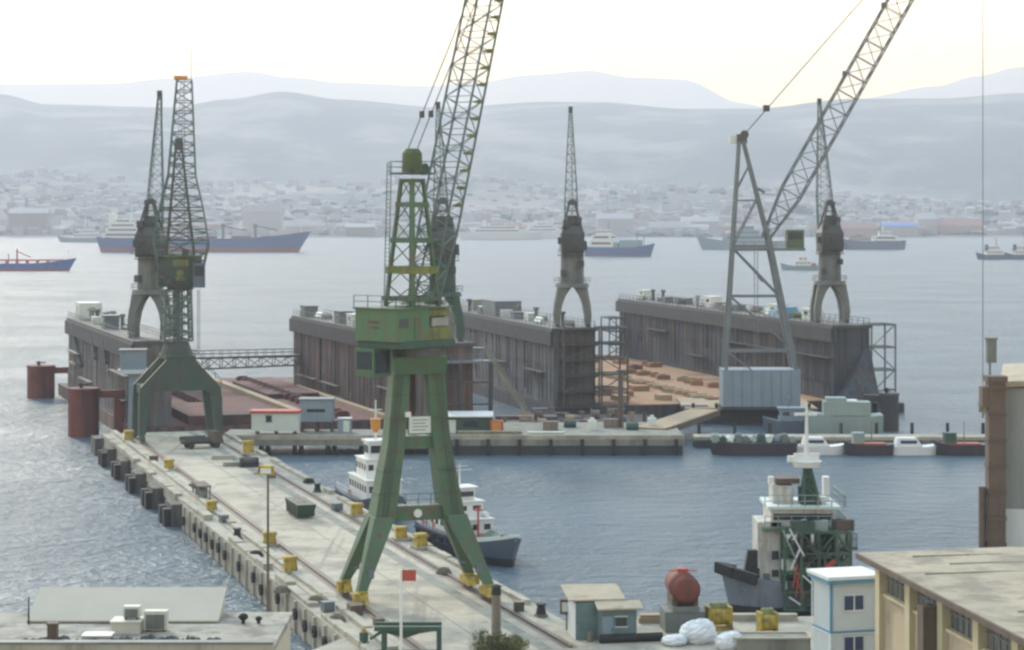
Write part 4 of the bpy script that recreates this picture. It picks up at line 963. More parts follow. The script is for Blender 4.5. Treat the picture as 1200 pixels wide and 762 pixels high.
def dock_crane(label, loc, rz, jib_lean=(.12, .35), jib_h=17.0, paint='greygreen', split=.0):
    """small level luffing crane of the floating docks: arched portal, round column, tapering house, thin jib"""
    t = thing('dock_crane', label, 'crane', loc, rz, 'travelling cranes on the floating dock wings')
    for s in (-1, 1):
        for q in (-1, 1):
            m = MB()
            m.loft([[Vector((s * x + i * w, q * 1.5 + j * .45, z)) for i, j in ((-1, -1), (1, -1), (1, 1), (-1, 1))] for x, z, w in ((2.55, .5, .45), (2.6, 2.0, .55), (2.35, 3.8, .6), (1.9, 5.3, .75), (1.35, 6.6, 1.1))])
            build('portal_leg', m, M[paint], t)
        b = build('bogie', MB().box((s * 2.55, 0, .27), (.7, 4.4, .5)), M['darkgrey'], t)
        each('wheel', MB().cyl((s * 2.55 - .1, -1.4, .2), (s * 2.55 + .1, -1.4, .2), .2, n=10).cyl((s * 2.55 - .1, 1.4, .2), (s * 2.55 + .1, 1.4, .2), .2, n=10), M['black'], b)
    build('portal_ring', MB().cyl((0, 0, 6.62), (0, 0, 7.3), 2.9, 2.7, 20), M[paint], t)
    build('gallery', MB().rail([(3.0 * math.cos(a * math.pi / 4), 3.0 * math.sin(a * math.pi / 4), 7.25) for a in range(9)], .9, 1.5, .07), M[paint], t)
    build('column', MB().cyl((0, 0, 7.31), (0, 0, 12.3), 2.0, 1.9, 20), M[paint], t)
    h = build('machine_house', MB().taper((0, 0, 12.31), (0, 0, 15.6), (3.7, 4.0), (3.9, 4.2)).taper((0, 0, 15.61), (0, 0, 16.9), (3.9, 4.2), (2.8, 2.6)).box((2.0, .4, 13.6), (.9, 1.4, 1.5)).box((-2.1, -.6, 14.4), (.7, 1.2, 1.1)), M['darkgrey'], t)
    build('window', MB().box((-.8, -2.1, 14.3), (1.2, .14, .9)), M['glass'], h)
    build('walkway', MB().rail([(-2.3, -2.6, 12.9), (2.3, -2.6, 12.9)], .9, 1.2, .07).box((0, -2.4, 12.85), (4.8, .7, .1)), M['darkgrey'], h)
    m = MB()
    for i in (-1, 1):
        for j in (-1, 1): m.bar((i * 1.6, j * 1.3, 16.2), (i * .55, j * .5, 20.4), .3)
    for k, z in enumerate((17.2, 18.4, 19.4)):
        w = 1.6 - 1.05 * (z - 16.2) / 4.2; m.box((0, 0, z), (2 * w, 2 * w * .8, .18))
    m.taper((0, 0, 16.2), (0, 0, 18.6), (2.6, 2.2), (1.4, 1.3))
    build('tower', m, M['darkgrey'], t)
    m = MB()
    for x in (-.25, .25): m.bar((x + 1.0, -2.1, 7.3), (x + 1.0, -2.05, 12.8), .07)
    for k in range(14): m.bar((.75, -2.1, 7.5 + k * .38), (1.25, -2.1, 7.5 + k * .38), .05)
    build('ladder', m, M['darkgrey'], t)
    build('gallery', MB().rail([(2.35 * math.cos(a * math.pi / 4), 2.35 * math.sin(a * math.pi / 4), 12.0) for a in range(9)], .9, 1.4, .07).cyl((0, 0, 11.9), (0, 0, 12.02), 2.5, n=20), M['darkgrey'], t)
    for bx, by, bz, w_ in ((-1.6, -1.6, 9.0, .9), (1.5, -1.5, 10.6, .8), (-1.2, -1.7, 17.3, .9), (1.1, -1.4, 17.9, .8)): build('equipment_box', MB().box((bx, by, bz), (w_, w_, w_ * 1.2)), M['darkgrey'], t)
    m = MB()
    for q in (-1,): m.bar((-2.2, q * 1.6, 1.6), (2.2, q * 1.6, 4.2), .16).bar((2.2, q * 1.7, 1.6), (-2.2, q * 1.7, 4.2), .16)
    build('headgear', MB().box((0, 0, 20.7), (1.6, 1.4, .7)).cyl((-.5, 0, 21.0), (.5, 0, 21.0), .4, n=12), M['darkgrey'], t)
    A = Vector((0, 2.3, 14.9)); B = Vector((jib_lean[0] * jib_h, 2.3 + jib_lean[1] * jib_h, 20.4 + jib_h))
    m = MB()
    d = (B - A).normalized(); nv = Vector((1, 0, 0)).cross(d).normalized(); ux = d.cross(nv)
    Q = A.lerp(B, .3)
    m.truss(A, Q, ux, nv, (1.15 + split, .35), (1.05 + split, .6), 4, .17, .08).truss(Q, B, ux, nv, (1.05 + split, .6), (.22, .18), 10, .15, .07)
    build('jib', m, M['jib'], t)
    build('jib_head', MB().box(B, (.7, .6, 1.1)), M['darkgrey'], t)
    build('hoist_rope', MB().bar(B + Vector((.35, .3, 0)), (B.x + .35, B.y + .3, 10), .07), M['rope'], t)
    build('pendant_rope', MB().bar((0, .4, 21), B, .07), M['rope'], t)
    return t

def grey_crane():
    D = 344.0
    o = at(890, 484, D); o.z = 2.6; o.y = D
    t = thing('derrick_crane', 'tall grey lattice derrick crane on a blue grey ballast house, long jib leaning right', 'crane', o, 0)
    def L(px, py, dy=0.0): p = at(px, py, D) - o; return Vector((p.x, dy, p.z))
    h0, h1 = L(845, 478), L(935, 432)
    h = build('ballast_house', MB().span(h0.x, h1.x, -3.2, 3.2, .5, h1.z), M['bluegrey'], t)
    build('skirting', MB().span(h0.x - .1, h1.x + .1, -3.3, 3.3, .02, .49), M['dark'], h)
    m = MB()
    for k in range(1, 8): m.box((h0.x + (h1.x - h0.x) * k / 8, -3.22, h1.z / 2 + .3), (.08, .06, h1.z - .6))
    build('seam', m, M['grey'], h)
    # legs
    top = L(869, 170)
    for dy in (-2.6, 2.6):
        build('leg', MB().bar(L(849, 434, dy), L(866, 166, dy * .25), .5, .5), M['grey'], t)
        m = MB().bar(L(931, 434, dy), L(900, 280, dy * .6), .75, .75).bar(L(900, 280, dy * .6), L(871, 166, dy * .25), .5, .5)
        build('leg', m, M['grey'], t)
        m = MB()
        for (a, b, c, d2) in ((855, 347, 914, 347), (850, 411, 926, 411), (858, 289, 902, 289)): 
            f = .25 + (b - 166) / 268 * .75; m.bar(L(a, b, dy * f), L(c, d2, dy * f), .3)
        m.bar(L(857, 289, dy * .6), L(913, 347, dy * .8), .22).bar(L(855, 347, dy * .8), L(924, 405, dy * .95), .22).bar(L(850, 411, dy), L(880, 433, dy), .22)
        m.bar(L(861, 235, dy * .45), L(890, 235, dy * .45), .24).bar(L(858, 289, dy * .6), L(886, 235, dy * .45), .2).bar(L(862, 225, dy * .4), L(877, 195, dy * .33), .18)
        build('bracing', m, M['grey'], t)
    m = MB()
    for (px, py) in ((849, 434), (855, 347), (858, 289), (861, 235), (866, 175), (914, 347), (901, 289), (888, 235), (874, 175)):
        f = .25 + (py - 166) / 268 * .75; m.bar(L(px, py, -2.6 * f), L(px, py, 2.6 * f), .26)
    build('cross_tie', m, M['grey'], t)
    hd = build('headgear', MB().box(L(869, 163), (1.6, 1.8, 1.5)).cyl(L(872, 158, -.6), L(872, 158, .6), .7, n=14), M['darkgrey'], t)
    build('floodlight', MB().box(L(860, 164), (1.4, 1.0, 1.3)), M['palehut'], hd)
    # working platform with cab
    p = L(858, 292); q = L(942, 288)
    build('platform', MB().span(p.x, q.x, -1.9, 1.9, p.z - .25, p.z + .2), M['greygreen'], t)
    cb = build('cabin', MB().span(L(921, 0).x, L(941, 0).x, -1.4, 1.4, p.z + .21, p.z + 3.1), M['green'], t)
    build('window', MB().span(L(923, 0).x, L(939, 0).x, -1.46, -1.41, p.z + 1.6, p.z + 2.7), M['glass'], cb)
    build('gallery', MB().rail([(p.x, -1.8, p.z + .2), (q.x - 3, -1.8, p.z + .2)], 1.0, 1.5, .08), M['grey'], t)
    each('bracket', MB().bar(L(888, 221), L(896, 226), .4).bar(L(888, 323), L(894, 330), .4), M['grey'], t)
    # ladder
    m = MB()
    for x in (884, 888): m.bar(L(x, 411), L(x, 292), .09)
    for k in range(28): m.bar(L(884, 408 - k * 4.1), L(888, 408 - k * 4.1), .06)
    build('ladder', m, M['grey'], t)
    # jib in the picture's plane, slightly towards the viewer
    A = L(897, 279); T = L(1140, -160, -6.0)
    d = (T - A).normalized(); nv = Vector((0, 1, 0)); nv = (nv - d * nv.dot(d)).normalized(); ux = d.cross(nv)
    Q = A.lerp(T, .12); E = A.lerp(T, .86)
    m = MB().truss(A, Q, ux, nv, (.6, .8), (1.7, 1.5), 3, .24, .13).truss(Q, E, ux, nv, (1.7, 1.5), (1.7, 1.5), 17, .24, .12).truss(E, T, ux, nv, (1.7, 1.5), (.5, .5), 4, .22, .12)
    build('jib', m, M['grey'], t)
    m = MB()
    for f in (.42, .6): 
        p = A.lerp(T, f) - ux * -1.9; m.box(p, (.7, .7, .9))
    each('jib_fitting', m, M['grey'], t)
    for dy in (-.4, .4):
        a = L(873, 157, dy); b = A.lerp(T, .95); b.y += dy
        ro = build('pendant_rope', MB().bar(a, b, .10), M['rope'], t)
    build('rope_block', MB().box(L(898, 127, 0), (1.0, 1.2, 1.0)), M['darkgrey'], ro)
    tip = T + Vector((.3, 0, 0)); hk = L(1139, 470, -6.0)
    ro = build('hoist_rope', MB().bar(tip, (tip.x, tip.y, hk.z), .09), M['rope'], t)
    build('hook_block', MB().box((tip.x, tip.y, hk.z - .5), (1.1, .8, 1.5)).cyl((tip.x, tip.y - .5, hk.z), (tip.x, tip.y + .5, hk.z), .7, n=14).bar((tip.x, tip.y, hk.z - 1.3), (tip.x, tip.y, hk.z - 2.2), .25), M['olive'], ro)
    return t

# ================================================================== FLOATING DOCKS
AH, BH = R(19), R(15)
OA, OB = Vector((-56.1, 317.1, 0)), Vector((6.8, 352, 0))
def fr(o, h, x, y, z=0): return o + Vector((x * math.cos(h) - y * math.sin(h), x * math.sin(h) + y * math.cos(h), z))

def wing(r, x0, x1, y0, y1, mt, z0=2.2, z1=15.0, inner=1, rail_m='greygreen', ribs=True):
    m = MB().span(x0, x1, y0, y1, z0, z1 - .55)
    w = build('wing_wall', m, M[mt], r)
    build('top_deck', MB().span(x0 - .35, x1 + .35, y0 - .3, y1 + .3, z1 - .54, z1), M['darkgrey'], w)
    band = MB().span(x0 - .55, x0 - .003, y0 - .2, y1 + 1.2, z1 - 2.9, z1 - .55)
    build('top_band', band, M['bandplate'], w)  # darker band along the top of the wall
    g = random.Random(int(x0 * 10) + 3); m = MB(); y = y0 + 1.5
    while y < y1:
        m.span(x0 - .09, x0 - .003, y, y + .16, z0 + .6, z1 - 2.95); y += g.choice((2.4, 2.4, 2.4, 4.8))
    m.span(x0 - .16, x0 - .095, y0, y1, z0 + 6.4, z0 + 6.52).span(x0 - .16, x0 - .095, y0, y1, z0 + 3.1, z0 + 3.2)
    build('stiffener', m, M[mt], w)
    y = y0 + 3; pm = M[g.choice(('darkgrey', 'brown'))]      # hanging pipes and ladders down the plating
    while y < y1 - 2:
        k = g.random(); zb = z0 + g.uniform(.5, 6); m = MB()
        if k < .5: build('down_pipe', m.cyl((x0 - .3, y, zb), (x0 - .3, y, z1 - 2.9), .13, n=7), pm, w)
        else:
            for dy in (0, .45): m.bar((x0 - .3, y + dy, zb), (x0 - .3, y + dy, z1 - 2.9), .08)
            q = zb
            while q < z1 - 3: m.bar((x0 - .3, y, q), (x0 - .3, y + .45, q), .05); q += .4
            build('ladder', m, pm, w)
        y += g.uniform(3, 11)
    m = MB()
    for k in range(5):       # staging rails slung along the plating
        ya = g.uniform(y0, y1 - 16); zz = z0 + g.choice((3.4, 5.2, 7.2)); m.span(x0 - 1.1, x0 - .17, ya, ya + g.uniform(8, 16), zz, zz + .1)
    each('staging', m, M['darkgrey'], w)
    m = MB().rail([(x0, y0, z1), (x0, y1, z1)], 1.05, 2.4, .08).rail([(x1, y0, z1), (x1, y1, z1)], 1.05, 2.4, .08)
    build('handrail', m, M[rail_m], w)
    return w

def deck_clutter(r, x0, x1, y0, y1, z, seed, n=16, pale=True, hmax=2.4):
    """houses, ventilators, lockers and winches along a dock top: each one a part of the dock"""
    g = random.Random(seed)
    for i in range(n):
        y = y0 + (y1 - y0) * (i + g.uniform(.1, .9)) / n; x = g.uniform(x0 + .9, x1 - .9)
        k = g.randrange(5)
        if k == 0:
            o = build('deck_locker', MB().box((x, y, z + .6), (1.8, 2.6, 1.2)).box((x, y, z + 1.24), (1.95, 2.75, .08)), M[g.choice(('palehut', 'greygreen', 'pipe', 'grey'))], r)
        elif k == 1:
            o = build('ventilator', MB().cyl((x, y, z), (x, y, z + 1.9), .3, n=10).cyl((x, y, z + 1.9), (x, y, z + 2.4), .62, .45, 10), M[g.choice(('darkgrey', 'pipe', 'greygreen'))], r)
        elif k == 2:
            h = g.uniform(1.8, hmax); o = build('deck_house', MB().box((x, y, z + h / 2), (2.4, 3.8, h)).box((x, y, z + h + .06), (2.7, 4.1, .12)), M[g.choice(('palehut', 'grey', 'pipe', 'white', 'greygreen'))], r)
            build('window', MB().box((x - 1.22, y, z + h * .65), (.06, 1.6, .6)), M['glass'], o)
        elif k == 3:
            build('winch', MB().cyl((x - .7, y, z + .65), (x + .7, y, z + .65), .5, n=12).box((x - .8, y, z + .45), (.15, 1.1, .9)).box((x + .8, y, z + .45), (.15, 1.1, .9)), M[g.choice(('darkgrey', 'pipe', 'olive'))], r)
        else:
            build('pipe_stack', MB().cyl((x, y - 2, z + .3), (x, y + 2, z + .3), .28, n=8).cyl((x + .6, y - 2, z + .3), (x + .6, y + 2, z + .3), .28, n=8).cyl((x + .3, y - 2, z + .82), (x + .3, y + 2, z + .82), .28, n=8), M[g.choice(('pipe', 'wood', 'palehut'))], r)

def scaffold(r, x0, x1, y0, y1, z0, z1, name='stair_tower', mt='grey', n=4):
    m = MB()
    for x in (x0, x1):
        for y in (y0, y1): m.bar((x, y, z0), (x, y, z1), .24)
    for k in range(n + 1):
        z = z0 + (z1 - z0) * k / n
        m.bar((x0, y0, z), (x1, y0, z), .2).bar((x0, y1, z), (x1, y1, z), .2).bar((x0, y0, z), (x0, y1, z), .2).bar((x1, y0, z), (x1, y1, z), .2)
        m.box(((x0 + x1) / 2, (y0 + y1) / 2, z - .15), (x1 - x0 - .3, y1 - y0 - .3, .08))
        if k < n:
            zz = z0 + (z1 - z0) * (k + 1) / n
            a, b = (x0, x1) if k % 2 else (x1, x0); m.bar((a, y0 + .1, z), (b, y0 + .1, zz), .3, .12)
    return build(name, m, M[mt], r)

def docks():
    # ---- dock A (left)
    r = thing('floating_dock', 'left floating dock with grey outer wing, red oxide deck and rusty inner wing', 'floating dock', OA, AH)
    build('pontoon', MB().span(-.4, 46.6, -1.5, 88, -.7, 2.15), M['wing_r'], r)
    build('dock_floor', MB().span(5.8, 40.3, -1.4, 87.8, 2.155, 2.3), M['reddeck'], r)
    wing(r, 0, 5.5, 0, 76, 'wing_l')
    wing(r, 40.5, 46.4, -20, 70, 'wing_r', z0=-.7)
    # buttress shapes on the inner side of the left wing top
    m = MB()
    for y in (4, 20, 36, 52): m.span(5.53, 7.0, y, y + 1.0, 9.5, 14.2)
    each('bracket', m, M['wing_l'], r)
    build('deck_strip', MB().span(26.6, 28.0, -1, 87, 2.305, 3.0), M['tan'], r)
    build('deck_strip', MB().span(38.0, 39.2, -1, 60, 2.305, 2.9), M['tan'], r)
    y = 2.0
    for k in range(28):
        for x in (16.5,):
            build('keel_block', MB().box((x, y, 2.95), (3.4, 1.2, 1.28)), M['reddeck' if k % 3 else 'wing_r'], r)
        y += 3.0
    y = 3.0
    for k in range(18):
        build('bilge_block', MB().box((32.5, y, 2.75), (2.2, 1.2, .9)).box((32.5, y, 3.3), (1.6, 1.1, .2)), M['reddeck'], r); y += 4.4
    # red machinery mass on deck at mid
    build('ballast_tank', MB().span(29, 38, 40, 70, 2.31, 3.1), M['reddeck'], r)
    build('ballast_tank', MB().span(8, 20, -1, 22, 2.31, 3.7), M['reddeck'], r)
    deck_clutter(r, .4, 5.2, 30, 74, 15.0, 5, 14); deck_clutter(r, 41, 46, -18, 68, 15.0, 6, 14, hmax=2.2)
    # end house at the far end of left wing
    o = build('deck_house', MB().span(.6, 4.6, 66, 72, 15.005, 18.0), M['palehut'], r); build('window', MB().span(.52, .59, 68, 70, 16.2, 17.3), M['glass'], o)
    # slanting top bracing seen on the outer face
    m = MB().bar((-.35, 70, 14.2), (-.35, 56, 7.5), .5).bar((-.35, 44, 14.0), (-.35, 38, 10), .6).bar((-.35, 30, 14.0), (-.35, 26, 10), .6)
    each('brace', m, M['darkgrey'], r)
    # near platform on the rusty wing
    build('platform', MB().span(39.0, 48.4, -23.0, -20.05, 12.2, 12.5), M['grey'], r)
    build('handrail', MB().rail([(39, -23, 12.5), (48.4, -23, 12.5)], 1.0, 1.5, .08), M['grey'], r)
    m = MB()
    for x in (39.2, 43.5, 48.2): m.bar((x, -22.8, -.7), (x, -22.8, 12.2), .5)
    for z in (3, 6.2, 9.4): m.bar((39.2, -22.8, z), (48.2, -22.8, z), .3)
    build('support_frame', m, M['dark'], r)
    # ---- swing walkway to the rusty wing
    a = fr(OA, AH, 5.6, 60, 8.0); b = fr(OA, AH, 40.2, 64, 8.0)
    t = thing('walkway_bridge', 'thin lattice walkway bridging the two wings of the left floating dock', 'walkway', a, 0)
    d = b - a; u = d.normalized(); v = Vector((-u.y, u.x, 0))
    build('truss', MB().truss(Vector((0, 0, -1.0)), d + Vector((0, 0, -1.0)), v, (0, 0, 1), (.7, 1.1), (.7, .8), 14, .2, .13), M['darkgrey'], t)
    build('deck', MB().bar(Vector((0, 0, .25)), d + Vector((0, 0, .05)), 1.4, .12), M['grey'], t)
    build('handrail', MB().rail([v * .65 + Vector((0, 0, .3)), d + v * .65 + Vector((0, 0, .1))], 1.1, 1.6, .09).rail([v * -.65 + Vector((0, 0, .3)), d + v * -.65 + Vector((0, 0, .1))], 1.1, 1.6, .09), M['darkgrey'], t)
    # ---- control cabin on a pillar by dock A
    P = at(156, 503, 311); P.z = 0
    t = thing('control_cabin', 'pale blue grey control cabin raised on a pillar beside the left dock', 'cabin', P, R(6))
    build('pillar', MB().taper((.3, 0, -.8), (.3, 0, 10.7), (2.1, 2.1), (1.7, 1.7)), M['bluegrey'], t)
    c = build('cabin', MB().span(-1.8, 1.8, -1.5, 1.5, 11.3, 14.0), M['bluegrey'], t)
    build('floor', MB().span(-2.1, 2.1, -1.8, 1.8, 10.71, 11.29), M['cabin'], c)
    build('window', MB().span(-1.5, 1.5, -1.56, -1.51, 12.3, 13.5), M['bluegrey'], c)
    build('roof', MB().span(-2.0, 2.0, -1.7, 1.7, 14.01, 14.2), M['grey'], c)
    # ---- dock B (right)
    r = thing('floating_dock', 'right floating dock with orange rusty deck and dark inner wing', 'floating dock', OB, BH)
    build('pontoon', MB().span(-.4, 56, -2, 119, -.7, 2.1), M['wing_d'], r)
    build('dock_floor', MB().span(7.8, 48.3, -1.9, 118.8, 2.105, 2.25), M['orangedeck'], r)
    wing(r, 0, 7.2, 0, 117, 'wing_l'); wing(r, 48.6, 55.2, -3, 115, 'wing_d', rail_m='darkgrey')
    scaffold(r, 8.0, 12.5, -1.2, 3.0, 2.26, 15, mt='darkgrey', n=5)
    scaffold(r, 1.0, 7.0, -3.0, -.4, 2.12, 15, mt='darkgrey', n=5)
    scaffold(r, 55.6, 60.0, -3.0, 1.2, -.5, 15, mt='grey', n=4)
    build('sponson', MB().span(56.02, 61.2, -4, 4, -.7, 1.6), M['wing_d'], r)
    m = MB().add([(48.6, -3.2, 2.1), (55.2, -3.2, 2.1), (55.2, -7.5, 2.1), (48.6, -7.5, 2.1), (54.0, -3.2, 11), (55.2, -3.2, 11)], [(0, 1, 2, 3), (1, 0, 4, 5), (2, 1, 5), (0, 3, 4), (3, 2, 5, 4)])
    build('end_buttress', m, M['wing_d'], r)
    deck_clutter(r, .5, 6.8, 2, 110, 15.0, 11, 26, hmax=2.3); deck_clutter(r, 49, 55, 14, 112, 15.0, 12, 26, hmax=2.2)
    build('deck_house', MB().span(1, 6, 42, 52, 15.005, 17.8), M['grey'], r)
    build('tarpaulin', MB().taper((51.5, 26, 15.05), (51.5, 26, 17.0), (3.4, 8), (2.2, 6.5)), M['bluetrim'], r, label='blue green tarpaulin')
    g2 = random.Random(15)
    y = 1.0
    for k in range(30):
        build('keel_block', MB().box((28 + g2.uniform(-.3, .3), y, 2.62), (3.6 * g2.uniform(.6, 1), 1.4, .72), g2.uniform(-.15, .15)), M['tan' if k % 3 else 'orangedeck'], r); y += 3.8
    g = random.Random(14); y = 2.0
    for k in range(22):
        x = g.uniform(34, 46); build('bilge_block', MB().box((x, y, 2.26 + .4), (g2.uniform(1, 3.6), g2.uniform(1, 2.6), .8), g2.uniform(-.6, .6)).box((x, y, 3.15), (1.2, 1.0, .18)), M[g.choice(('orangedeck', 'tan', 'orangedeck', 'reddeck'))], r); y += 5.2
    for k in range(9):
        x = g.uniform(10, 24); yy = g.uniform(0, 60); build('staging', MB().box((x, yy, 2.26 + .46), (g.uniform(2, 5), g.uniform(2, 5), .9)), M[g.choice(('tan', 'orangedeck'))], r)
    # far end tower of dock B seen in the gap
    scaffold(r, 44, 47.5, 108, 114, 2.26, 11, mt='darkgrey', n=3)
    # cranes on the wings
    dock_crane('dock crane on the left wing of the right floating dock, near end', fr(OB, BH, 3.4, 5.0, 15.0) + Vector((1.3, 0, 0)), R(2), (.01, .3), 16.3)
    dock_crane('dock crane on the dark wing of the right floating dock, behind the long derrick jib', fr(OB, BH, 51.8, 6, 15.0), R(6), (.02, .35), 18.5, split=.25)
    dock_crane('dock crane on the left floating dock, partly behind the far jetty crane', fr(OA, AH, 2.8, 10, 15.0) + Vector((1.2, 0, 0)), R(-4), (-.02, .3), 17.3, 'greygreen', .1)
    dock_crane('dock crane on the rusty wing of the left floating dock, behind the main crane jib', fr(OA, AH, 43.4, -14.5, 15.0), R(5), (-.02, .32), 15.0, 'green_d')
    # mooring dolphins
    def dolphin(P, label, rr, h, mt, dx, hb):
        t = thing('mooring_dolphin', label, 'mooring dolphin', P, 0, 'mooring dolphins of the floating docks')
        build('caisson', MB().cyl((0, 0, -.7), (0, 0, h), rr, n=26), M[mt], t)
        build('cap', MB().cyl((0, 0, h), (0, 0, h + .35), rr * 1.05, n=26), M['darkgrey' if mt != 'red' else 'red'], t)
        build('beam', MB().bar((rr * .9, .3, h - .6), (dx + .9, 1.2, h - .6), 1.2, 1.1), M[mt], t)
        build('post', MB().taper((dx, 1.2, -.7), (dx, 1.2, h - 1.16), (1.6, 1.5), (1.5, 1.4)), M[mt], t)
        build('bitt', MB().cyl((-.4, 0, h + .35), (-.4, 0, h + 1.1), .3, n=10).bar((-.9, 0, h + .85), (.9, 0, h + .85), .2), M['black'], t)
    P = gp(98, 511, 0); dolphin(P, 'rust red cylinder dolphin by the left dock, nearer one', 2.35, 7.0, 'red', 5.3, 6)
    P = gp(48, 466, 0); dolphin(P, 'rust red cylinder dolphin at the far outer end of the left dock', 2.5, 5.6, 'red', 5.6, 5)
    P = gp(1042, 505, 0); dolphin(P, 'black T-shaped mooring dolphin at the near corner of the right dock', 1.5, 5.6, 'darkhull', -4.6, 5)

# ================================================================== BASIN: barge, boats, gangway
def basin():
    # crane barge
    a, b = gp(802, 497, 0), gp(960, 497, 0); Y = a.y
    t = thing('crane_barge', 'flat black sided barge with pale deck carrying the grey derrick crane', 'barge', ((a.x + b.x) / 2, Y + 9, 0)); w = b.x - a.x
    build('hull', MB().add([(-w / 2 + 1.5, -8.6, -.6), (w / 2 - 1.5, -8.6, -.6), (w / 2 - 1.5, 10, -.6), (-w / 2 + 1.5, 10, -.6), (-w / 2, -9, 2.3), (w / 2, -9, 2.3), (w / 2, 11, 2.3), (-w / 2, 11, 2.3)], [(3, 2, 1, 0), (4, 5, 6, 7), (0, 1, 5, 4), (1, 2, 6, 5), (2, 3, 7, 6), (3, 0, 4, 7)]), M['darkhull'], t)
    build('deck', MB().span(-w / 2 + .2, w / 2 - .2, -8.8, 10.8, 2.305, 2.55), M['tan'], t)
    for k in range(6): build('bitt', MB().cyl((-w / 2 + 1.5 + k * (w - 3) / 5, -8.2, 2.55), (-w / 2 + 1.5 + k * (w - 3) / 5, -8.2, 3.3), .25, n=10), M['black'], t)
    for x in (-9.0, -3.5): build('deck_plate', MB().box((x, -5, 2.72), (4.2, 3.4, .34)), M['concrete'], t)
    # gangway
    a, b = gp(762, 503, 2.6), gp(826, 481, 3.2)
    t = thing('gangway', 'wide pale sloping gangway from the cross quay up to the crane barge', 'gangway', a)
    d = b - a; u = Vector((d.x, d.y, 0)).normalized(); v = Vector((-u.y, u.x, 0))
    build('deck', MB().bar((0, 0, .1), d + Vector((0, 0, .1)), 4.6, .22), M['tan'], t)
    for s in (-1, 1): build('girder', MB().bar(v * s * 2.42 + Vector((0, 0, -.3)), d + v * s * 2.42 + Vector((0, 0, -.3)), .18, .9), M['brown'], t)
    # low pontoon and boats on its near side
    a, b = gp(815, 526, 0), gp(1170, 526, 0); Y = a.y
    t = thing('pontoon_pier', 'low pale pontoon pier with the small boats alongside', 'pier', ((a.x + b.x) / 2, Y + 3, 0)); w = b.x - a.x
    build('float', MB().span(-w / 2, w / 2, -2, 2, -.5, 1.1), M['dark'], t); build('deck', MB().span(-w / 2, w / 2, -2.1, 2.1, 1.105, 1.6), M['concrete'], t)
    for k in range(9): build('pile', MB().cyl((-w / 2 + 1 + k * (w - 2) / 8, 2.5, -.7), (-w / 2 + 1 + k * (w - 2) / 8, 2.5, 3.2), .25, n=8), M['black'], t)
    # pale green vessel
    P = gp(992, 517, 0)
    t = ship('landing_craft', 'boxy pale green ship moored beyond the small white boats', 'ship', P + Vector((0, 3, 0)), R(176), 11.5, 5, 3.6, 'palegreen', None, bow=.8, rake=.02, stern=.95)
    build('deck_house', MB().box((-.4, .3, 4.7), (7, 3.6, 2.0)).box((1.2, .3, 6.0), (3, 3, .6)), M['palegreen'], t)
    build('boom', MB().bar((3.8, -2.7, 1.7), (-1.6, -2.75, 3.0), .45, .4), M['orange'], t)
    build('tarpaulin', MB().box((-.5, .3, 5.82), (3.0, 2.6, .2)), M['white'], t)
    P = gp(930, 512, 0)
    t = ship('workboat', 'small grey blue workboat between the crane barge and the pale green ship', 'boat', P + Vector((0, 2, 0)), R(178), 9, 3.8, 2.2, 'slate', None, bow=.8)
    house_tiers(t, 0, 0, 2.3, [(4, 2.8, 1.9)], 'bluegrey'); mast(t, .5, 0, 4.2, 2.4, 'grey', .1)
    # black lighter with clutter
    a, b = gp(831, 534.5, 0), gp(935, 534.5, 0)
    t = ship('lighter', 'long black lighter with greenish deck cargo at the left of the small boats', 'boat', (a + b) / 2 + Vector((0, 2.2, 0)), R(180), b.x - a.x, 4.6, 1.75, 'darkhull', None, bow=.35, stern=.95)
    g = random.Random(5)
    for k in range(11):
        x = -5.6 + k * 1.08
        m = MB()
        if k % 3 == 0: m.cyl((x, -.8, 2.2), (x, 1.0, 2.2), .48, n=12)
        elif k % 3 == 1: m.box((x, g.uniform(-.5, .5), 2.3), (.95, 1.8, 1.1)).box((x, 0, 2.9), (.5, .6, .2))
        else: m.blob((x, .2, 2.0), (.7, 1.1, .75), k)
        build('deck_cargo', m, M[('palegreen', 'greygreen', 'grey', 'palehut', 'green_d')[k % 5]], t)
    # two white boats and two dark ones
    for px0, px1, py, hl, lab, hz_ in ((932, 996, 533, 'white', 'white motor boat directly behind the tall ship mast', 0), (1040, 1104, 533, 'white', 'white motor boat with raked cabin near the middle of the pier', 1),
                                     (990, 1048, 534.5, 'darkhull', 'black and red fishing boat between the two white motor boats', 2), (1096, 1160, 534.5, 'darkhull', 'black and red fishing boat at the right end of the pier', 3)):
        a, b = gp(px0, py, 0), gp(px1, py, 0); L = b.x - a.x
        if hz_ < 2:
            t = ship('motor_boat', lab, 'boat', (a + b) / 2 + Vector((0, .4 + .6 * (hz_ == 0), 0)), R(0 if hz_ == 0 else 2), L, 2.9, 1.15, hl, None, bow=.5, stern=.9, group=None)
            o = build('cabin', MB().taper((-.9, 0, 1.2), (-1.2, 0, 2.4), (L * .5, 2.2), (L * .34, 1.8)), M['white'], t)
            build('window', MB().box((-1.0, -1.06, 1.85), (L * .3, .08, .45)), M['blueglass'], o)
            build('rail', MB().rail([(1, -1.1, 1.4), (L * .46, -.1, 1.75)], .5, .8, .05), M['pipe'], t)
        else:
            t = ship('fishing_boat', lab, 'boat', (a + b) / 2 + Vector((0, 1.4, 0)), R(180), L, 3.0, 1.5, hl, None, bow=.6, stern=.9)
            build('deck', MB().box((0, 0, 1.62), (L * .7, 2.2, .16)), M['redbright'], t)
            o = build('wheelhouse', MB().box((L * .2, 0, 2.4), (1.6, 1.8, 1.5)), M['palegreen' if hz_ == 2 else 'green_d'], t); build('window', MB().box((L * .2, -.93, 2.7), (1.1, .06, .45)), M['glass'], o)
            mast(t, -.5, 0, 1.6, 3.2, 'wood', .09, arms=())
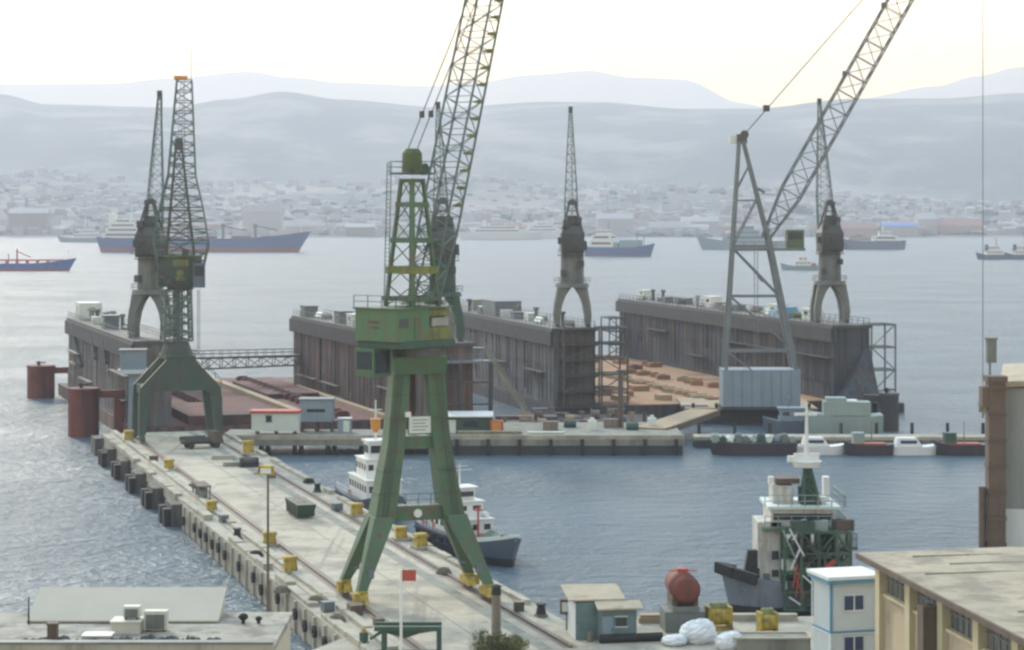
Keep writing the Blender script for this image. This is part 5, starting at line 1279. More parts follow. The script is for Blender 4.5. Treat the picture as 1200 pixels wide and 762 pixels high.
    # tug alongside the jetty
    def tug(label, loc, rz, L, B, zd, hull, seed, orange=False):
        t = ship('tugboat', label, 'tugboat', loc, rz, L, B, zd, hull, 'black', bow=1.7, stern=.9, boot_h=1.25)
        for sy in (-1, 1):
            for k in range(7):
                m = MB()
                for i in range(10):
                    a, b = 2 * math.pi * i / 10, 2 * math.pi * (i + 1) / 10
                    x = -L * .4 + k * L * .1; m.bar((x + .5 * math.sin(a), sy * (B / 2 + .3), zd - .9 + .5 * math.cos(a)), (x + .5 * math.sin(b), sy * (B / 2 + .3), zd - .9 + .5 * math.cos(b)), .26)
                build('hull_fender', m, M['black'], t)
        g = random.Random(seed + 50)
        for k in range(9):
            x, y = g.uniform(-L * .42, -L * .1), g.uniform(-B * .35, B * .35); h = g.uniform(.4, 1.3)
            build('deck_gear', MB().box((x, y, zd + .08 + h / 2), (g.uniform(.6, 1.6), g.uniform(.6, 1.4), h)), M[g.choice(('grey', 'redbright', 'white', 'darkgrey', 'palegreen', 'brown'))], t)
        build('railing', MB().rail([(-L * .45, -B * .44, zd), (L * .1, -B * .47, zd)], .9, 1.3, .06).rail([(-L * .45, B * .44, zd), (L * .1, B * .47, zd)], .9, 1.3, .06), M['white'], t)
        each('rubbing_band', MB().box((-L * .12, -B / 2 - .12, zd - .35), (L * .66, .3, .4)).box((-L * .12, B / 2 + .12, zd - .35), (L * .66, .3, .4)), M['black'], t)
        build('deck', MB().box((-L * .1, 0, zd + .03), (L * .7, B * .86, .1)), M['grey'], t)
        g = random.Random(seed)
        m = MB()
        for x in (-L * .42, L * .36): m.cyl((x, 0, zd), (x, 0, zd + 1.0), .3, n=10).bar((x, -.7, zd + .75), (x, .7, zd + .75), .2)
        each('tow_bitt', m, M['black'], t, 2)
        return t
    P = jp(22.4, 77, 0)
    t = tug('white tugboat with orange mast drum moored left of the main crane legs', P, TH + R(-90), 27, 8.2, 2.4, 'slate', 1); t.scale = (.64, .64, .84)
    house_tiers(t, 2, 0, 2.5, [(13, 6.2, 2.7), (7.5, 5.0, 2.4)])
    w = build('wheelhouse', MB().taper((3.0, 0, 7.75), (3.0, 0, 10.0), (3.4, 3.4), (3.8, 3.8)).box((3, 0, 10.15), (4.4, 4.4, .25)), M['white'], t)
    build('window', MB().box((4.86, 0, 9.1), (.08, 3.0, 1.0)).box((3, -1.87, 9.1), (3.0, .08, 1.0)).box((3, 1.87, 9.1), (3.0, .08, 1.0)), M['glass'], w)
    mast(t, 2.4, 0, 10.3, 5.2, 'white', .2, arms=((.75, 1.2),))
    build('mast_drum', MB().cyl((2.4, 0, 11.6), (2.4, 0, 13.0), .85, .95, 14).cyl((2.4, 0, 11.2), (2.4, 0, 11.6), .5, n=12), M['orange'], t)
    build('funnel', MB().taper((-3.2, 1.5, 5.2), (-3.2, 1.5, 7.6), (1.6, 1.3), (1.3, 1.1)).taper((-3.2, -1.5, 5.2), (-3.2, -1.5, 7.6), (1.6, 1.3), (1.3, 1.1)), M['black'], t)
    for k in range(3):
        m = MB()
        for i in range(12):
            a, b = 2 * math.pi * i / 12, 2 * math.pi * (i + 1) / 12
            m.bar((-8 + k * 6, -4.45, 1.3 + .55 * math.cos(a)), (-8 + k * 6, -4.45, 1.3 + .55 * math.cos(b)), .3) if False else m.bar((-8 + k * 6 + .55 * math.sin(a), -4.45, 1.3 + .55 * math.cos(a)), (-8 + k * 6 + .55 * math.sin(b), -4.45, 1.3 + .55 * math.cos(b)), .3)
        build('tyre_fender', m, M['black'], t)
    P = jp(25.2, 46.5, 0)
    t = tug('slate and black tugboat with bow pointing out past the main crane right leg', P, TH + R(-83), 30, 8.0, 3.0, 'slate', 2); t.scale = (.68, .62, .64)
    house_tiers(t, -4.5, 0, 2.6, [(11, 6.0, 2.8), (6.5, 4.8, 2.4)])
    w = build('wheelhouse', MB().taper((-4, 0, 8.05), (-4, 0, 9.9), (2.6, 3.0), (3.0, 3.4)).box((-4, 0, 10.03), (3.6, 4, .22)), M['white'], t)
    build('window', MB().box((-2.56, 0, 9.0), (.08, 2.6, .8)).box((-4, -1.65, 9.0), (2.4, .08, .8)).box((-4, 1.65, 9.0), (2.4, .08, .8)), M['glass'], w)
    mast(t, -5, 0, 10.1, 3.4, 'white', .15)
    build('funnel', MB().taper((-8, 0, 5.5), (-8, 0, 8.0), (1.8, 2.4), (1.4, 2.0)), M['bluetrim'], t)
    build('foredeck_awning', MB().add([(6, -2.4, 3.4), (10.5, -1.6, 3.7), (10.5, 1.6, 3.7), (6, 2.4, 3.4), (6.4, 0, 4.7), (10.2, 0, 4.5)], [(0, 1, 5, 4), (2, 3, 4, 5), (1, 2, 5), (3, 0, 4), (3, 2, 1, 0)]), M['green_d'], t)
    build('bulwark', MB().path([(5.2, -3.9, 3.2), (9.5, -3.3, 3.75), (13.0, -1.6, 4.3), (14.8, 0, 4.6), (13.0, 1.6, 4.3), (9.5, 3.3, 3.75), (5.2, 3.9, 3.2)], .16, .75), M['palehut'], t)
    build('winch', MB().cyl((4.4, -1, 3.3), (4.4, 1, 3.3), .6, n=14).box((4.4, 0, 2.8), (1.6, 2.6, .5)), M['redbright'], t)
    o = build('fire_monitor', MB().cyl((1.8, 0, 2.6), (1.8, 0, 7.0), .16, n=8).box((1.8, 0, 7.1), (1.2, 1.2, .2)).cyl((1.8, 0, 7.3), (2.6, 0, 7.8), .16, n=8), M['redbright'], t)
    each('life_raft', MB().cyl((-1.5, -2.6, 5.9), (-.1, -2.6, 5.9), .42, n=12).cyl((-1.5, 2.6, 5.9), (-.1, 2.6, 5.9), .42, n=12), M['white'], t)

    # the large vessel at lower right
    P = Vector((26.0, 184, 0))
    t = ship('service_vessel', 'white and grey service ship with tall mast and green lattice gantry at the near quay', 'ship', P, R(-163), 17.5, 6.8, 2.5, 'shipgrey', 'black', bow=1.7, stern=.92, boot_h=.7)
    build('fender', MB().path([(8.9, 0, 3.9), (8.0, -1.3, 3.6), (6.4, -2.6, 3.1)], .6, .9).path([(8.9, 0, 3.9), (8.0, 1.3, 3.6), (6.4, 2.6, 3.1)], .6, .9), M['black'], t)
    # local x = heading; tower block to port of bow in the picture
    inv = Matrix.Rotation(R(163), 4, 'Z')
    xf = inv        # draw the following in picture-aligned axes about the ship
    def A(px, py, dy=0.0): p = at(px, py, 184 + dy) - P; return Vector((p.x, dy, p.z))
    def slab(name, px0, px1, py0, py1, y0, y1, mt, par=t, **k):
        a, b = A(px0, py1), A(px1, py0); return build(name, MB(xf).span(a.x, b.x, y0, y1, a.z, b.z), M[mt], par, **k)
    d = slab('deck_house', 884, 911, 607, 694, -2.6, 1.5, 'stainwhite')
    slab('side_door', 890, 898, 666, 690, -2.67, -2.61, 'grey', d); slab('window', 900, 908, 640, 650, -2.67, -2.61, 'glass', d); slab('window', 900, 908, 662, 670, -2.67, -2.61, 'glass', d)
    d = slab('deck_house', 913, 996, 640, 712, -1.2, 4, 'palehut')
    slab('window', 960, 992, 652, 662, -1.27, -1.21, 'glass', d)
    d = slab('bridge', 899, 972, 592, 612, -2.6, 3.0, 'stainwhite'); slab('window', 902, 970, 597, 604, -2.67, -2.61, 'glass', d)
    slab('bridge_roof', 895, 979, 588.5, 591.8, -2.9, 3.3, 'palehut', d)
    slab('deck_locker', 904, 928, 568, 588, -1.0, 2.0, 'stainwhite', d)
    slab('search_platform', 908, 936, 560, 566, -.6, 1.6, 'brown', d)
    slab('bridge_wing', 889, 984, 612.4, 616, -3.6, 3.4, 'green')
    slab('boat_deck', 908, 1000, 636, 639.6, -2.4, 4.2, 'greygreen')
    m = MB(xf)
    for z in (588, 612): 
        l = A(891, z); r_ = A(983, z); m.rail([(l.x, -3.4, l.z), (r_.x, -3.4, l.z), (r_.x, 3, l.z)], 1.0, 1.0, .07)
    l = A(975, 636); r_ = A(999, 636); m.rail([(l.x, -2.3, l.z), (r_.x, -2.3, l.z), (r_.x, 3, l.z)], 1.1, .9, .07)
    build('railing', m, M['palegreen'], t)
    for (n_, a_, b_, c_, d_, y0_, y1_, mt_) in (('life_raft', 955, 966, 580, 588, -1.4, -.4, 'white'), ('searchlight', 900, 906, 558, 566, -.6, 0, 'white'), ('deck_locker', 936, 944, 570, 588, -.4, .6, 'brown'), ('ventilator', 966, 973, 560, 588, .4, 1.4, 'white'),
            ('deck_locker', 986, 997, 622, 636, -.5, 1.0, 'white'), ('winch', 916, 928, 684, 698, -3.0, -2.0, 'darkgrey'), ('deck_locker', 932, 946, 616, 634, -2.3, -1.5, 'green_d'), ('deck_locker', 956, 974, 616, 636, -2.3, -1.5, 'green_d'), ('boat_cradle', 978, 990, 664, 690, -2.2, -1.5, 'palegreen'),
            ('fire_locker', 918, 930, 640, 652, -2.0, -1.3, 'redbright'), ('deck_locker', 934, 948, 668, 690, -2.2, -1.4, 'palehut')):
        slab(n_, a_, b_, c_, d_, y0_, y1_, mt_)
    # green mast cone and white pole mast
    b0, b1 = A(949, 610), A(944, 546)
    m = MB(xf).truss((b0.x, -1.2, b0.z), (b1.x, -1.2, b1.z), (1, 0, 0), (0, 1, 0), (1.0, .9), (.22, .2), 6, .26, .16)
    m.taper((b0.x, -1.2, b0.z), (b1.x, -1.2, b1.z), (1.5, 1.3), (.3, .3)); o = build('mast', m, M['green_d'], t)
    a, b = A(943, 547), A(943, 472)
    m = MB(xf).cyl((a.x, -1.2, a.z), (b.x, -1.2, b.z), .24, .09, 10)
    for px0, px1, py, w in ((921, 957, 536, .5), (928, 958, 531, .22), (929, 955, 484, .24), (934, 951, 520, .22)):
        l, r_ = A(px0, py), A(px1, py); m.bar((l.x, -1.2, l.z), (r_.x, -1.2, l.z), w)
    m.cyl((a.x, -1.2, A(0, 545).z), (a.x, -1.2, A(0, 538).z), 1.1, 1.3, 14)
    build('pole', m, M['white'], o)
    # green lattice gantry
    m = MB(xf); X = [A(p, 0).x for p in (911, 930, 950, 970, 986)]; Zs = [A(0, q).z for q in (702, 682, 660, 638, 614)]
    for y in (-5.0, -3.0):
        for x in X: m.bar((x, y, Zs[0]), (x, y, Zs[-1]), .24)
        for z in Zs: m.bar((X[0], y, z), (X[-1], y, z), .22)
        for i in range(4):
            for k in range(4):
                p, q = (X[i], X[i + 1]) if (i + k) % 2 else (X[i + 1], X[i]); m.bar((p, y, Zs[k]), (q, y, Zs[k + 1]), .15)
    for x in X:
        for z in Zs: m.bar((x, -5.0, z), (x, -3.0, z), .18)
    for z in Zs[2:]: m.span(X[0], X[-1], -4.9, -3.1, z - .12, z - .04)
    build('gantry', m, M['gantry'], t)
    g = random.Random(8); m = MB(xf)
    for k in range(22):
        x = g.uniform(X[0], X[-1]); z = g.choice(Zs[1:]); m.box((x, g.uniform(-4.6, -3.4), z + .45), (g.uniform(.6, 1.6), .8, .9))
    for k, o in enumerate(each('gantry_equipment', m, M['green_d'], t)):
        o.data.materials[0] = M[('green_d', 'white', 'darkgrey', 'palegreen', 'brown', 'green_d')[k % 6]]
    for k in range(16):
        x = g.uniform(X[0], X[-1] - 1); z = g.uniform(Zs[0], Zs[3]); build('hose_pipe', MB(xf).bar((x, -5.15, z), (x + g.uniform(-1.2, 1.6), -5.1, z + g.uniform(.4, 2.6)), .13), M[('white', 'palegreen', 'darkgrey', 'redbright')[k % 4]], t)
    l, r_ = A(948, 662), A(968, 646); build('crane_arm', MB(xf).bar((l.x, -5.0, l.z), (r_.x, -5.0, r_.z), .4), M['redbright'], t)
    l, r_ = A(880, 668), A(884, 640); build('anchor_crane', MB(xf).taper((l.x - .5, -2.2, A(0, 700).z), (l.x, -2.0, A(0, 640).z), (1.7, 1.4), (1.0, .9)).bar((l.x, -2.0, A(0, 645).z), (l.x + 1.4, -2.0, A(0, 655).z), .4), M['black'], t)

# ================================================================== NEAR SHORE
def near():
    # blue grey hut with two tan roofs
    Y = 157.5
    P = gp(706, 745, 2.76)
    t = thing('guard_hut', 'teal board hut with two tan lean-to roofs at the water edge', 'hut', (P.x, Y, 2.76), R(8))
    s = Y / F
    build('wall', MB().span(-2.2, .1, -1.2, 1.9, 0, 2.75).span(-.6, 2.1, -2.3, -1.22, 0, 2.45), M['teal'], t)
    build('end_wall', MB().span(-2.26, -2.21, -1.2, 1.9, 0, 2.7), M['cabin'], t)
    def roof(x0, x1, y0, y1, za, zb): return MB().add([(x0, y0, za), (x1, y0, za), (x1, y1, zb), (x0, y1, zb), (x0, y0, za + .12), (x1, y0, za + .12), (x1, y1, zb + .12), (x0, y1, zb + .12)], [(3, 2, 1, 0), (4, 5, 6, 7), (0, 1, 5, 4), (1, 2, 6, 5), (2, 3, 7, 6), (3, 0, 4, 7)])
    build('roof', roof(-2.75, 1.5, -1.25, 2.5, 2.85, 3.35), M['tanroof'], t)
    build('roof', roof(-.85, 2.5, -2.75, -1.3, 2.42, 2.75), M['tanroof'], t)
    d = build('door', MB().box((-.05, -2.33, .95), (.8, .06, 1.9)), M['bluegrey'], t); build('handle', MB().box((.25, -2.39, .95), (.06, .06, .2)), M['black'], d)
    w = build('window', MB().box((.95, -2.33, 1.5), (.8, .06, .7)), M['glass'], t); each('frame', MB().box((.95, -2.35, 1.12), (.95, .07, .07)).box((.95, -2.35, 1.88), (.95, .07, .07)), M['white'], w)
    t2 = thing('lifebuoy_box', 'small brown and white box on a post at the left end of the teal hut', 'box', gp(664, 738, 2.76))
    build('post', MB().bar((0, 0, 0), (0, 0, 1.2), .12), M['wood'], t2); build('box', MB().box((0, 0, 1.75), (1.0, .6, 1.1)), M['brown'], t2); build('panel', MB().box((-.1, -.32, 1.75), (.5, .04, .7)), M['white'], t2)
    P = gp(692, 752, 2.76); single('stump', MB().cyl((0, 0, 0), (0, 0, .7), .28, .22, 9), M['wood'], 'short wooden stump in front of the teal hut', 'stump', P)
    a, b = gp(703, 754, 2.76), gp(776, 751, 2.76); d = b - a
    single('rubber_hose', MB().cyl((0, 0, .32), d + Vector((0, 0, .32)), .32, n=12), M['black'], 'long thick black hose lying in front of the teal hut', 'hose', a, smooth=True)
    # red tank on a grey stand
    P = gp(801, 738, 2.76)
    t = thing('fuel_tank', 'red brown cylindrical tank lying end-on on a grey green stand', 'tank', P, R(4))
    z = 2.45
    build('stand', MB().span(-1.55, 1.45, -1.2, 1.8, 0, 1.55).span(-1.0, 1.0, -1.3, 1.9, 1.56, 1.95), M['greygreen'], t)
    build('panel', MB().span(-.5, .7, -1.27, -1.21, .3, 1.35), M['grey'], t)
    build('shell', MB().cyl((0, -1.3, 3.2), (0, 2.4, 3.2), 1.08, n=30).cyl((0, -1.55, 3.2), (0, -1.3, 3.2), .7, 1.08, 30), M['red'], t, True)
    build('manhole', MB().cyl((0, .4, 4.2), (0, .4, 4.55), .4, n=14).bar((-1.1, .2, 4.4), (1.1, .2, 4.4), .08), M['redbright'], t)
    each('saddle', MB().span(-.98, -.6, -.9, 1.8, 1.951, 2.6).span(.6, .98, -.9, 1.8, 1.951, 2.6), M['brown'], t)
    # yellow winches
    for px, py, w, lab in ((842, 737, 30, 'big yellow winch between the red tank and the ship'), (899, 744, 22, 'narrow yellow winch in front of the ship bow')):
        P = gp(px, py, 2.76); k = w * P.y / F
        t = thing('quay_winch', lab, 'winch', P, R(10), 'yellow winches on the near quay')
        build('frame', MB().box((-k * .42, 0, .85), (k * .14, 1.2, 1.7)).box((k * .42, 0, .85), (k * .14, 1.2, 1.7)).box((0, 0, .1), (k, 1.5, .2)), M['yellow'], t)
        build('drum', MB().cyl((-k * .34, 0, 1.05), (k * .34, 0, 1.05), .72, n=18), M['yellow'], t)
        build('cover', MB().cyl((-k * .3, 0, 1.5), (k * .3, 0, 1.5), .5, n=14), M['olive'], t)
    # sacks
    for i, (px, py, w, h, lab) in enumerate(((790, 756, 30, 12, 'flat white sack left of the taller white sack pile'), (818, 753, 44, 26, 'tallest white bulk sack in front of the red tank'), (855, 761, 34, 20, 'white bulk sack just left of the grey concrete trough'))):
        P = gp(px, py, 2.76); s = P.y / F
        single('bulk_sack', MB().blob((0, 0, h * s * .42), (w * s / 2, w * s * .42, h * s * .58), 30 + i, 26, 16, .07).blob((w * s * .12, -.1, h * s * .72), (w * s * .3, w * s * .3, h * s * .36), 70 + i, 20, 12, .09), M['plastic'], lab, 'sack', P, group='white bulk sacks on the near quay')
    P = gp(905, 762, 2.76)
    t = thing('concrete_trough', 'grey concrete trough with pale rim at the bottom edge by the white cabin', 'trough', P)
    build('tub', MB().box((0, 0, .5), (5.2, 2.0, 1.0)), M['quayc'], t); build('rim', MB().box((0, 1.05, 1.06), (5.5, .25, .12)).box((0, -1.05, 1.06), (5.5, .25, .12)).box((2.65, 0, 1.06), (.25, 1.84, .12)).box((-2.65, 0, 1.06), (.25, 1.84, .12)), M['concrete'], t)
    # quay edge timber behind winches
    a, b = gp(748, 729, 2.76), gp(784, 727, 2.76)
    single('timber_stack', MB().bar((0, 0, .2), (b.x - a.x, 0, .2), 1.2, .4).bar((.1, 0, .5), (b.x - a.x - .3, .1, .5), .9, .2), M['tan'], 'low stack of tan timber on the quay left of the red tank', 'timber', a)
    a, b = gp(858, 727, 2.76), gp(934, 727, 2.76)
    single('quay_beam', MB().bar((0, 0, .25), (b.x - a.x, 0, .25), .8, .5), M['concrete'], 'long pale concrete beam on the quay edge below the ship', 'beam', a)

    # white stacked porta cabins
    Y = 141.0
    a, b = at(951, 740, Y), at(1029, 740, Y)
    z0 = 2.76; zt = at(0, 677, Y).z; zm = at(0, 740, Y).z
    t = thing('site_cabin', 'white two storey portable cabin with blue trim beside the warehouse', 'cabin', (b.x, Y, z0))
    w = 3.4; dl = 3.0; hA = zm - z0; hB = zt - zm
    xf = Matrix.Rotation(R(15), 4, 'Z')
    for k, (zz, hh) in enumerate(((0, hA), (hA, hB))):
        o = build('storey', MB(xf).span(-w + .1, -.1, .1, dl - .1, zz + .12, zz + hh - .12), M['cabin'], t)
        build('frame', MB(xf).span(-w, 0, 0, dl, zz, zz + .115).span(-w, 0, 0, dl, zz + hh - .115, zz + hh - .004).span(-w, -w + .16, 0, .16, zz + .12, zz + hh - .12).span(-.16, 0, 0, .16, zz + .12, zz + hh - .12), M['bluetrim' if k else 'cabin'], o)
        m = MB(xf); zc = zz + hh * (.56 if k else .8)
        wn = build('window', MB(xf).span(-w + 1.05, -w + 2.35, .02, .085, zc - .5, zc + .45), M['blueglass'], o)
        build('frame', MB(xf).span(-w + .98, -w + 2.42, .0, .09, zc - .6, zc - .5).span(-w + .98, -w + 2.42, .0, .09, zc + .45, zc + .53).span(-w + 1.66, -w + 1.74, -.01, .09, zc - .5, zc + .45), M['white'], wn)
        m = MB(xf)
        for q in range(9): m.span(-w + .06, -w + .098, .3 + q * .36, .42 + q * .36, zz + .2, zz + hh - .2)
        build('side_rib', m, M['cabin'], o)
    build('roof', MB(xf).span(-w - .3, .3, -.35, dl + .3, hA + hB, hA + hB + .22), M['white'], t)
    build('roof_edge', MB(xf).span(-w - .25, .25, -.3, dl + .25, hA + hB - .26, hA + hB - .003), M['bluetrim'], t)

    # warehouse
    c = Vector((23.0, 135.0, 0)); e = Vector((27.0, 108.0, 0)); u = (e - c).normalized()      # eave runs towards the viewer
    ang = math.atan2(u.y, u.x)
    t = thing('warehouse', 'old beige warehouse with weathered flat roof and clerestory windows, lower right', 'warehouse', (c.x, c.y, 2.5), ang)
    # local x along the eave (towards viewer), local y to the right in the picture
    L = 52; W = 34; zr = 12.1 - 2.5
    m = MB().add([(-.9, -.9, zr), (L, -.9, zr), (L, W, zr + .5), (-.9, W, zr + .5), (-.9, -.9, zr + .3), (L, -.9, zr + .3), (L, W, zr + .8), (-.9, W, zr + .8)], [(3, 2, 1, 0), (4, 5, 6, 7), (0, 1, 5, 4), (1, 2, 6, 5), (2, 3, 7, 6), (3, 0, 4, 7)])
    m2 = MB()
    build('roof', m, M['roofc'], t)
    g = random.Random(4)
    m = MB()
    for k in range(9):
        x = 1.5 + k * 3.1; y0 = g.uniform(0, 8); m.span(x, x + .12, y0, y0 + g.uniform(8, 22), zr + .3 + y0 * .0147, zr + .305 + (y0 + 8) * .0147)
    build('roof_seam', m, M['concrete'], t)
    build('wall', MB().span(.2, L - 1, .25, .6, 0, zr - 2.15).span(0, .5, .61, W - 1, 0, zr - .02), M['plaster'], t)
    build('wall_back', MB().span(.6, L - 1, .8, 1.2, zr - 2.2, zr - .05), M['dark'], t)
    x = .2; k = 0
    while x < L - 6:
        build('pilaster', MB().span(x, x + .85, -.1, .78, 0, zr - .03), M['pilaster'], t)
        wn = build('window', MB().span(x + .9, x + 5.6, .45, .5, zr - 2.1, zr - .06), M['dustyglass'], t)
        mm = MB().span(x + .86, x + 5.64, .12, .58, zr - 2.145, zr - 1.95)
        build('sill', mm, M['pilaster'], wn)
        mm = MB()
        for q in range(1, 5): mm.span(x + .85 + q * .96 - .05, x + .85 + q * .96 + .05, .38, .44, zr - 1.94, zr - .05)
        mm.span(x + .86, x + 5.64, .36, .375, zr - 1.1, zr - 1.0)
        build('mullion', mm, M['grey'], wn)
        if k == 1: build('drain_pipe', MB().span(x + 4.6, x + 5.6, -.9, .05, 0, zr - .9), M['brown'], t)
        x += 5.7; k += 1
    build('gutter', MB().span(-.8, L, -1.05, -.903, zr - .05, zr + .28), M['brown'], t)
    # small dark hatch in the wall
    build('vent', MB().span(7.6, 8.2, .15, .245, 3.0, 4.6), M['dark'], t)

    # tall brown column and grey hall on the right
    Y = 166.0
    a, b = at(1155, 640, Y), at(1178, 640, Y); top = at(0, 447, Y).z
    t = thing('steel_column', 'tall brown rusty column rising behind the warehouse roof', 'column', ((a.x + b.x) / 2, Y, 2.76))
    w = (b.x - a.x) * .86; h = top - 2.76
    build('shaft', MB().box((0, 0, h / 2), (w, 1.3, h)), M['brown'], t)
    m = MB()
    for k in range(9): m.box((0, 0, 1.5 + k * (h - 2) / 8), (w + .12, 1.42, .3))
    build('collar', m, M['rail'], t)
    build('cap', MB().box((0, 0, h + .22), (w + .25, 1.6, .44)).box((-.35, 0, h - 1.2), (w + .3, 1.2, 1.6)), M['brown'], t)
    build('side_pipe', MB().cyl((-w / 2 - .35, 0, 0), (-w / 2 - .35, 0, h - 8.2), .3, n=10), M['brown'], t)
    p = at(1161, 400, Y) - Vector(t.location)
    t2 = thing('lamp_post', 'thin lamp post with grey green lamp head above the brown column', 'lamp post', (at(1160, 0, Y + 3).x, Y + 3, 2.76))
    zt = at(0, 425, Y + 3).z - 2.76
    build('pole', MB().cyl((0, 0, 0), (0, 0, zt), .14, .09, 8), M['grey'], t2)
    build('lamp', MB().box((.1, 0, zt + .9), (.75, .6, 1.8)).box((.1, 0, zt + 1.9), (.9, .75, .16)), M['greygreen'], t2)
    zt2 = at(0, 442, Y).z; zw = at(0, 598, Y).z
    t = thing('industrial_hall', 'grey sheet metal hall with pale base at the right edge', 'building', (b.x + .1, Y + .9, 2.76), R(-13.6))
    build('wall', MB().span(0, 26, 0, 20, zw - 2.76, zt2 - 2.76 - .9), M['hall'], t)
    build('base_wall', MB().span(-.05, 26, -.05, 20, 0, zw - 2.765), M['cabin'], t)
    m = MB().add([(-.3, -.4, zt2 - 3.65), (26, -.4, zt2 - 1.6), (26, 20, zt2 - 1.6), (-.3, 20, zt2 - 3.65), (-.3, -.4, zt2 - 3.2), (26, -.4, zt2 - 1.15), (26, 20, zt2 - 1.15), (-.3, 20, zt2 - 3.2)], [(3, 2, 1, 0), (4, 5, 6, 7), (0, 1, 5, 4), (1, 2, 6, 5), (2, 3, 7, 6), (3, 0, 4, 7)])
    build('roof', m, M['tanroof'], t)

    # flat roofed building lower left
    Y0, Y1 = 97.0, 104.0
    xr = at(316, 750, Y0).x
    t = thing('flat_roof_building', 'near building with cluttered old flat roof and pale penthouse wall, lower left', 'building', (xr, Y0, 2.5))
    zt = 14.15 - 2.5
    build('wall', MB().span(-34, 0, 0, Y1 - Y0 + 2, 0, zt - .3), M['beige'], t)
    build('roof', MB().span(-34, 0.1, .35, Y1 - Y0 + 2.2, zt - .295, zt), M['roofgrey'], t)
    build('parapet', MB().span(-34, .15, -.15, .34, zt - .6, zt + .28), M['wallc'], t)
    build('parapet_cap', MB().span(-34, .2, -.2, .39, zt + .285, zt + .38), M['greygreen'], t)
    pa, pb = at(37, 735, Y1), at(256, 700, Y1)
    d0 = Y1 - Y0; xa, xb_ = pa.x - xr, pb.x - xr; zb_ = pb.z - 2.5
    build('penthouse', MB().add([(xa, d0 - .6, zt + .004), (xb_, d0 - .6, zt + .004), (xb_, d0 + 2.2, zt + .004), (xa, d0 + 2.2, zt + .004), (xa, d0 - .6, zt + .1), (xb_, d0 - .6, zt + .1), (xb_, d0 + 2.2, zb_ - .06), (xa, d0 + 2.2, zb_ - .06)], [(3, 2, 1, 0), (4, 5, 6, 7), (0, 1, 5, 4), (1, 2, 6, 5), (2, 3, 7, 6), (3, 0, 4, 7)]), M['beige'], t)
    sl = MB().add([(xa - .1, d0 - .75, zt + .06), (xb_ + .1, d0 - .75, zt + .06), (xb_ + .1, d0 + 2.3, zb_ + .02), (xa - .1, d0 + 2.3, zb_ + .02), (xa - .1, d0 - .75, zt + .13), (xb_ + .1, d0 - .75, zt + .13), (xb_ + .1, d0 + 2.3, zb_ + .09), (xa - .1, d0 + 2.3, zb_ + .09)], [(3, 2, 1, 0), (4, 5, 6, 7), (0, 1, 5, 4), (1, 2, 6, 5), (2, 3, 7, 6), (3, 0, 4, 7)])
    build('sloping_roof', sl, M['paleroof'], t)
    # rubbish strip behind parapet
    g = random.Random(31); m = MB()
    for k in range(46):
        m.blob((g.uniform(-11.6, -2.6), g.uniform(1.5, 2.3), zt + .04), (g.uniform(.1, .45), .14, g.uniform(.06, .2)), k, 6, 4, .3)
    build('roof_litter', m, M['darkgrey'], t)
    # things standing on the roof
    def roofpt(px, Y): return Vector((at(px, 0, Y).x, Y, 14.16))
    for px, w, h, Y, lab in ((155, 19, 13, 101.2, 'small pale air conditioner in front of the penthouse wall'), (183, 27, 22, 101.4, 'larger pale air conditioner right of the small one')):
        s = Y / F; P = roofpt(px, Y)
        if px == 155: P.z += .62
        t = thing('air_conditioner', lab, 'air conditioner', P, 0, 'air conditioners on the flat roof')
        build('case', MB().box((0, 0, h * s / 2 + .08), (w * s, .55, h * s)), M['cream'], t)
        build('grille', MB().box((0, -.29, h * s / 2 + .02), (w * s * .8, .04, h * s * .78)), M['greygreen'], t)
        each('foot', MB().box((-w * s * .35, 0, .04), (.1, .5, .08)).box((w * s * .35, 0, .04), (.1, .5, .08)), M['black'], t)
    P = roofpt(149.5, 101.1); s = 101.1 / F
    t = thing('roof_tank', 'low pale water tank under the small air conditioner', 'tank', P)
    build('body', MB().box((0, 0, .27), (33 * s, 1.2, .54)), M['cream'], t); build('lid', MB().box((0, 0, .58), (36 * s, 1.35, .07)), M['cream'], t)
    P = roofpt(62, 98.6); t = thing('chimney', 'short dark brown chimney on the flat roof, left', 'chimney', P)
    build('stack', MB().box((0, 0, .42), (.44, .44, .84)), M['brown'], t); build('cap', MB().box((0, 0, .88), (.52, .52, .08)), M['brown'], t)
    P = roofpt(36, 103.0); P.x -= .1; t = thing('aerial_pole', 'thin dark aerial pole with wires at the left end of the penthouse', 'pole', P)
    build('pole', MB().cyl((0, 0, 0), (0, 0, 1.35), .05, .03, 8), M['black'], t)
    o = build('wire', MB().path([(0, 0, 1.2), (-.6, 0, 1.0), (-1.3, 0, .92), (-2.2, 0, .95)], .025), M['rope'], t)
    for px, lab in ((285, 'small black roof cowl at the right end of the flat roof'), (303, 'smallest black roof cowl at the right corner of the flat roof')):
        P = roofpt(px, 103.2); t = thing('roof_cowl', lab, 'vent', P, 0, 'black cowls on the flat roof')
        k = 1 if px == 285 else .7
        build('pipe', MB().cyl((0, 0, 0), (0, 0, .22 * k), .09, n=8), M['black'], t); build('hood', MB().blob((0, 0, .32 * k), (.24 * k, .2 * k, .17 * k), 3, 10, 6, .1), M['black'], t)
    P = roofpt(115, 99.3); t = thing('roof_hatch', 'low pale roof hatch left of the water tank', 'hatch', P)
    build('curb', MB().box((0, 0, .1), (1.3, .9, .2)), M['concrete'], t); build('lid', MB().box((0, 0, .24), (1.4, 1.0, .07)), M['cabin'], t)

    # tall lamp mast
    Y = 120.0; P = Vector((at(314, 0, Y).x, Y, 2.76)); h = at(0, 556, Y).z - 2.76
    t = thing('lamp_mast', 'tall thin lamp mast with wide yellowish lamp head in front of the jetty', 'lamp post', P)
    build('pole', MB().cyl((0, 0, 0), (0, 0, h), .11, .06, 10), M['brown'], t)
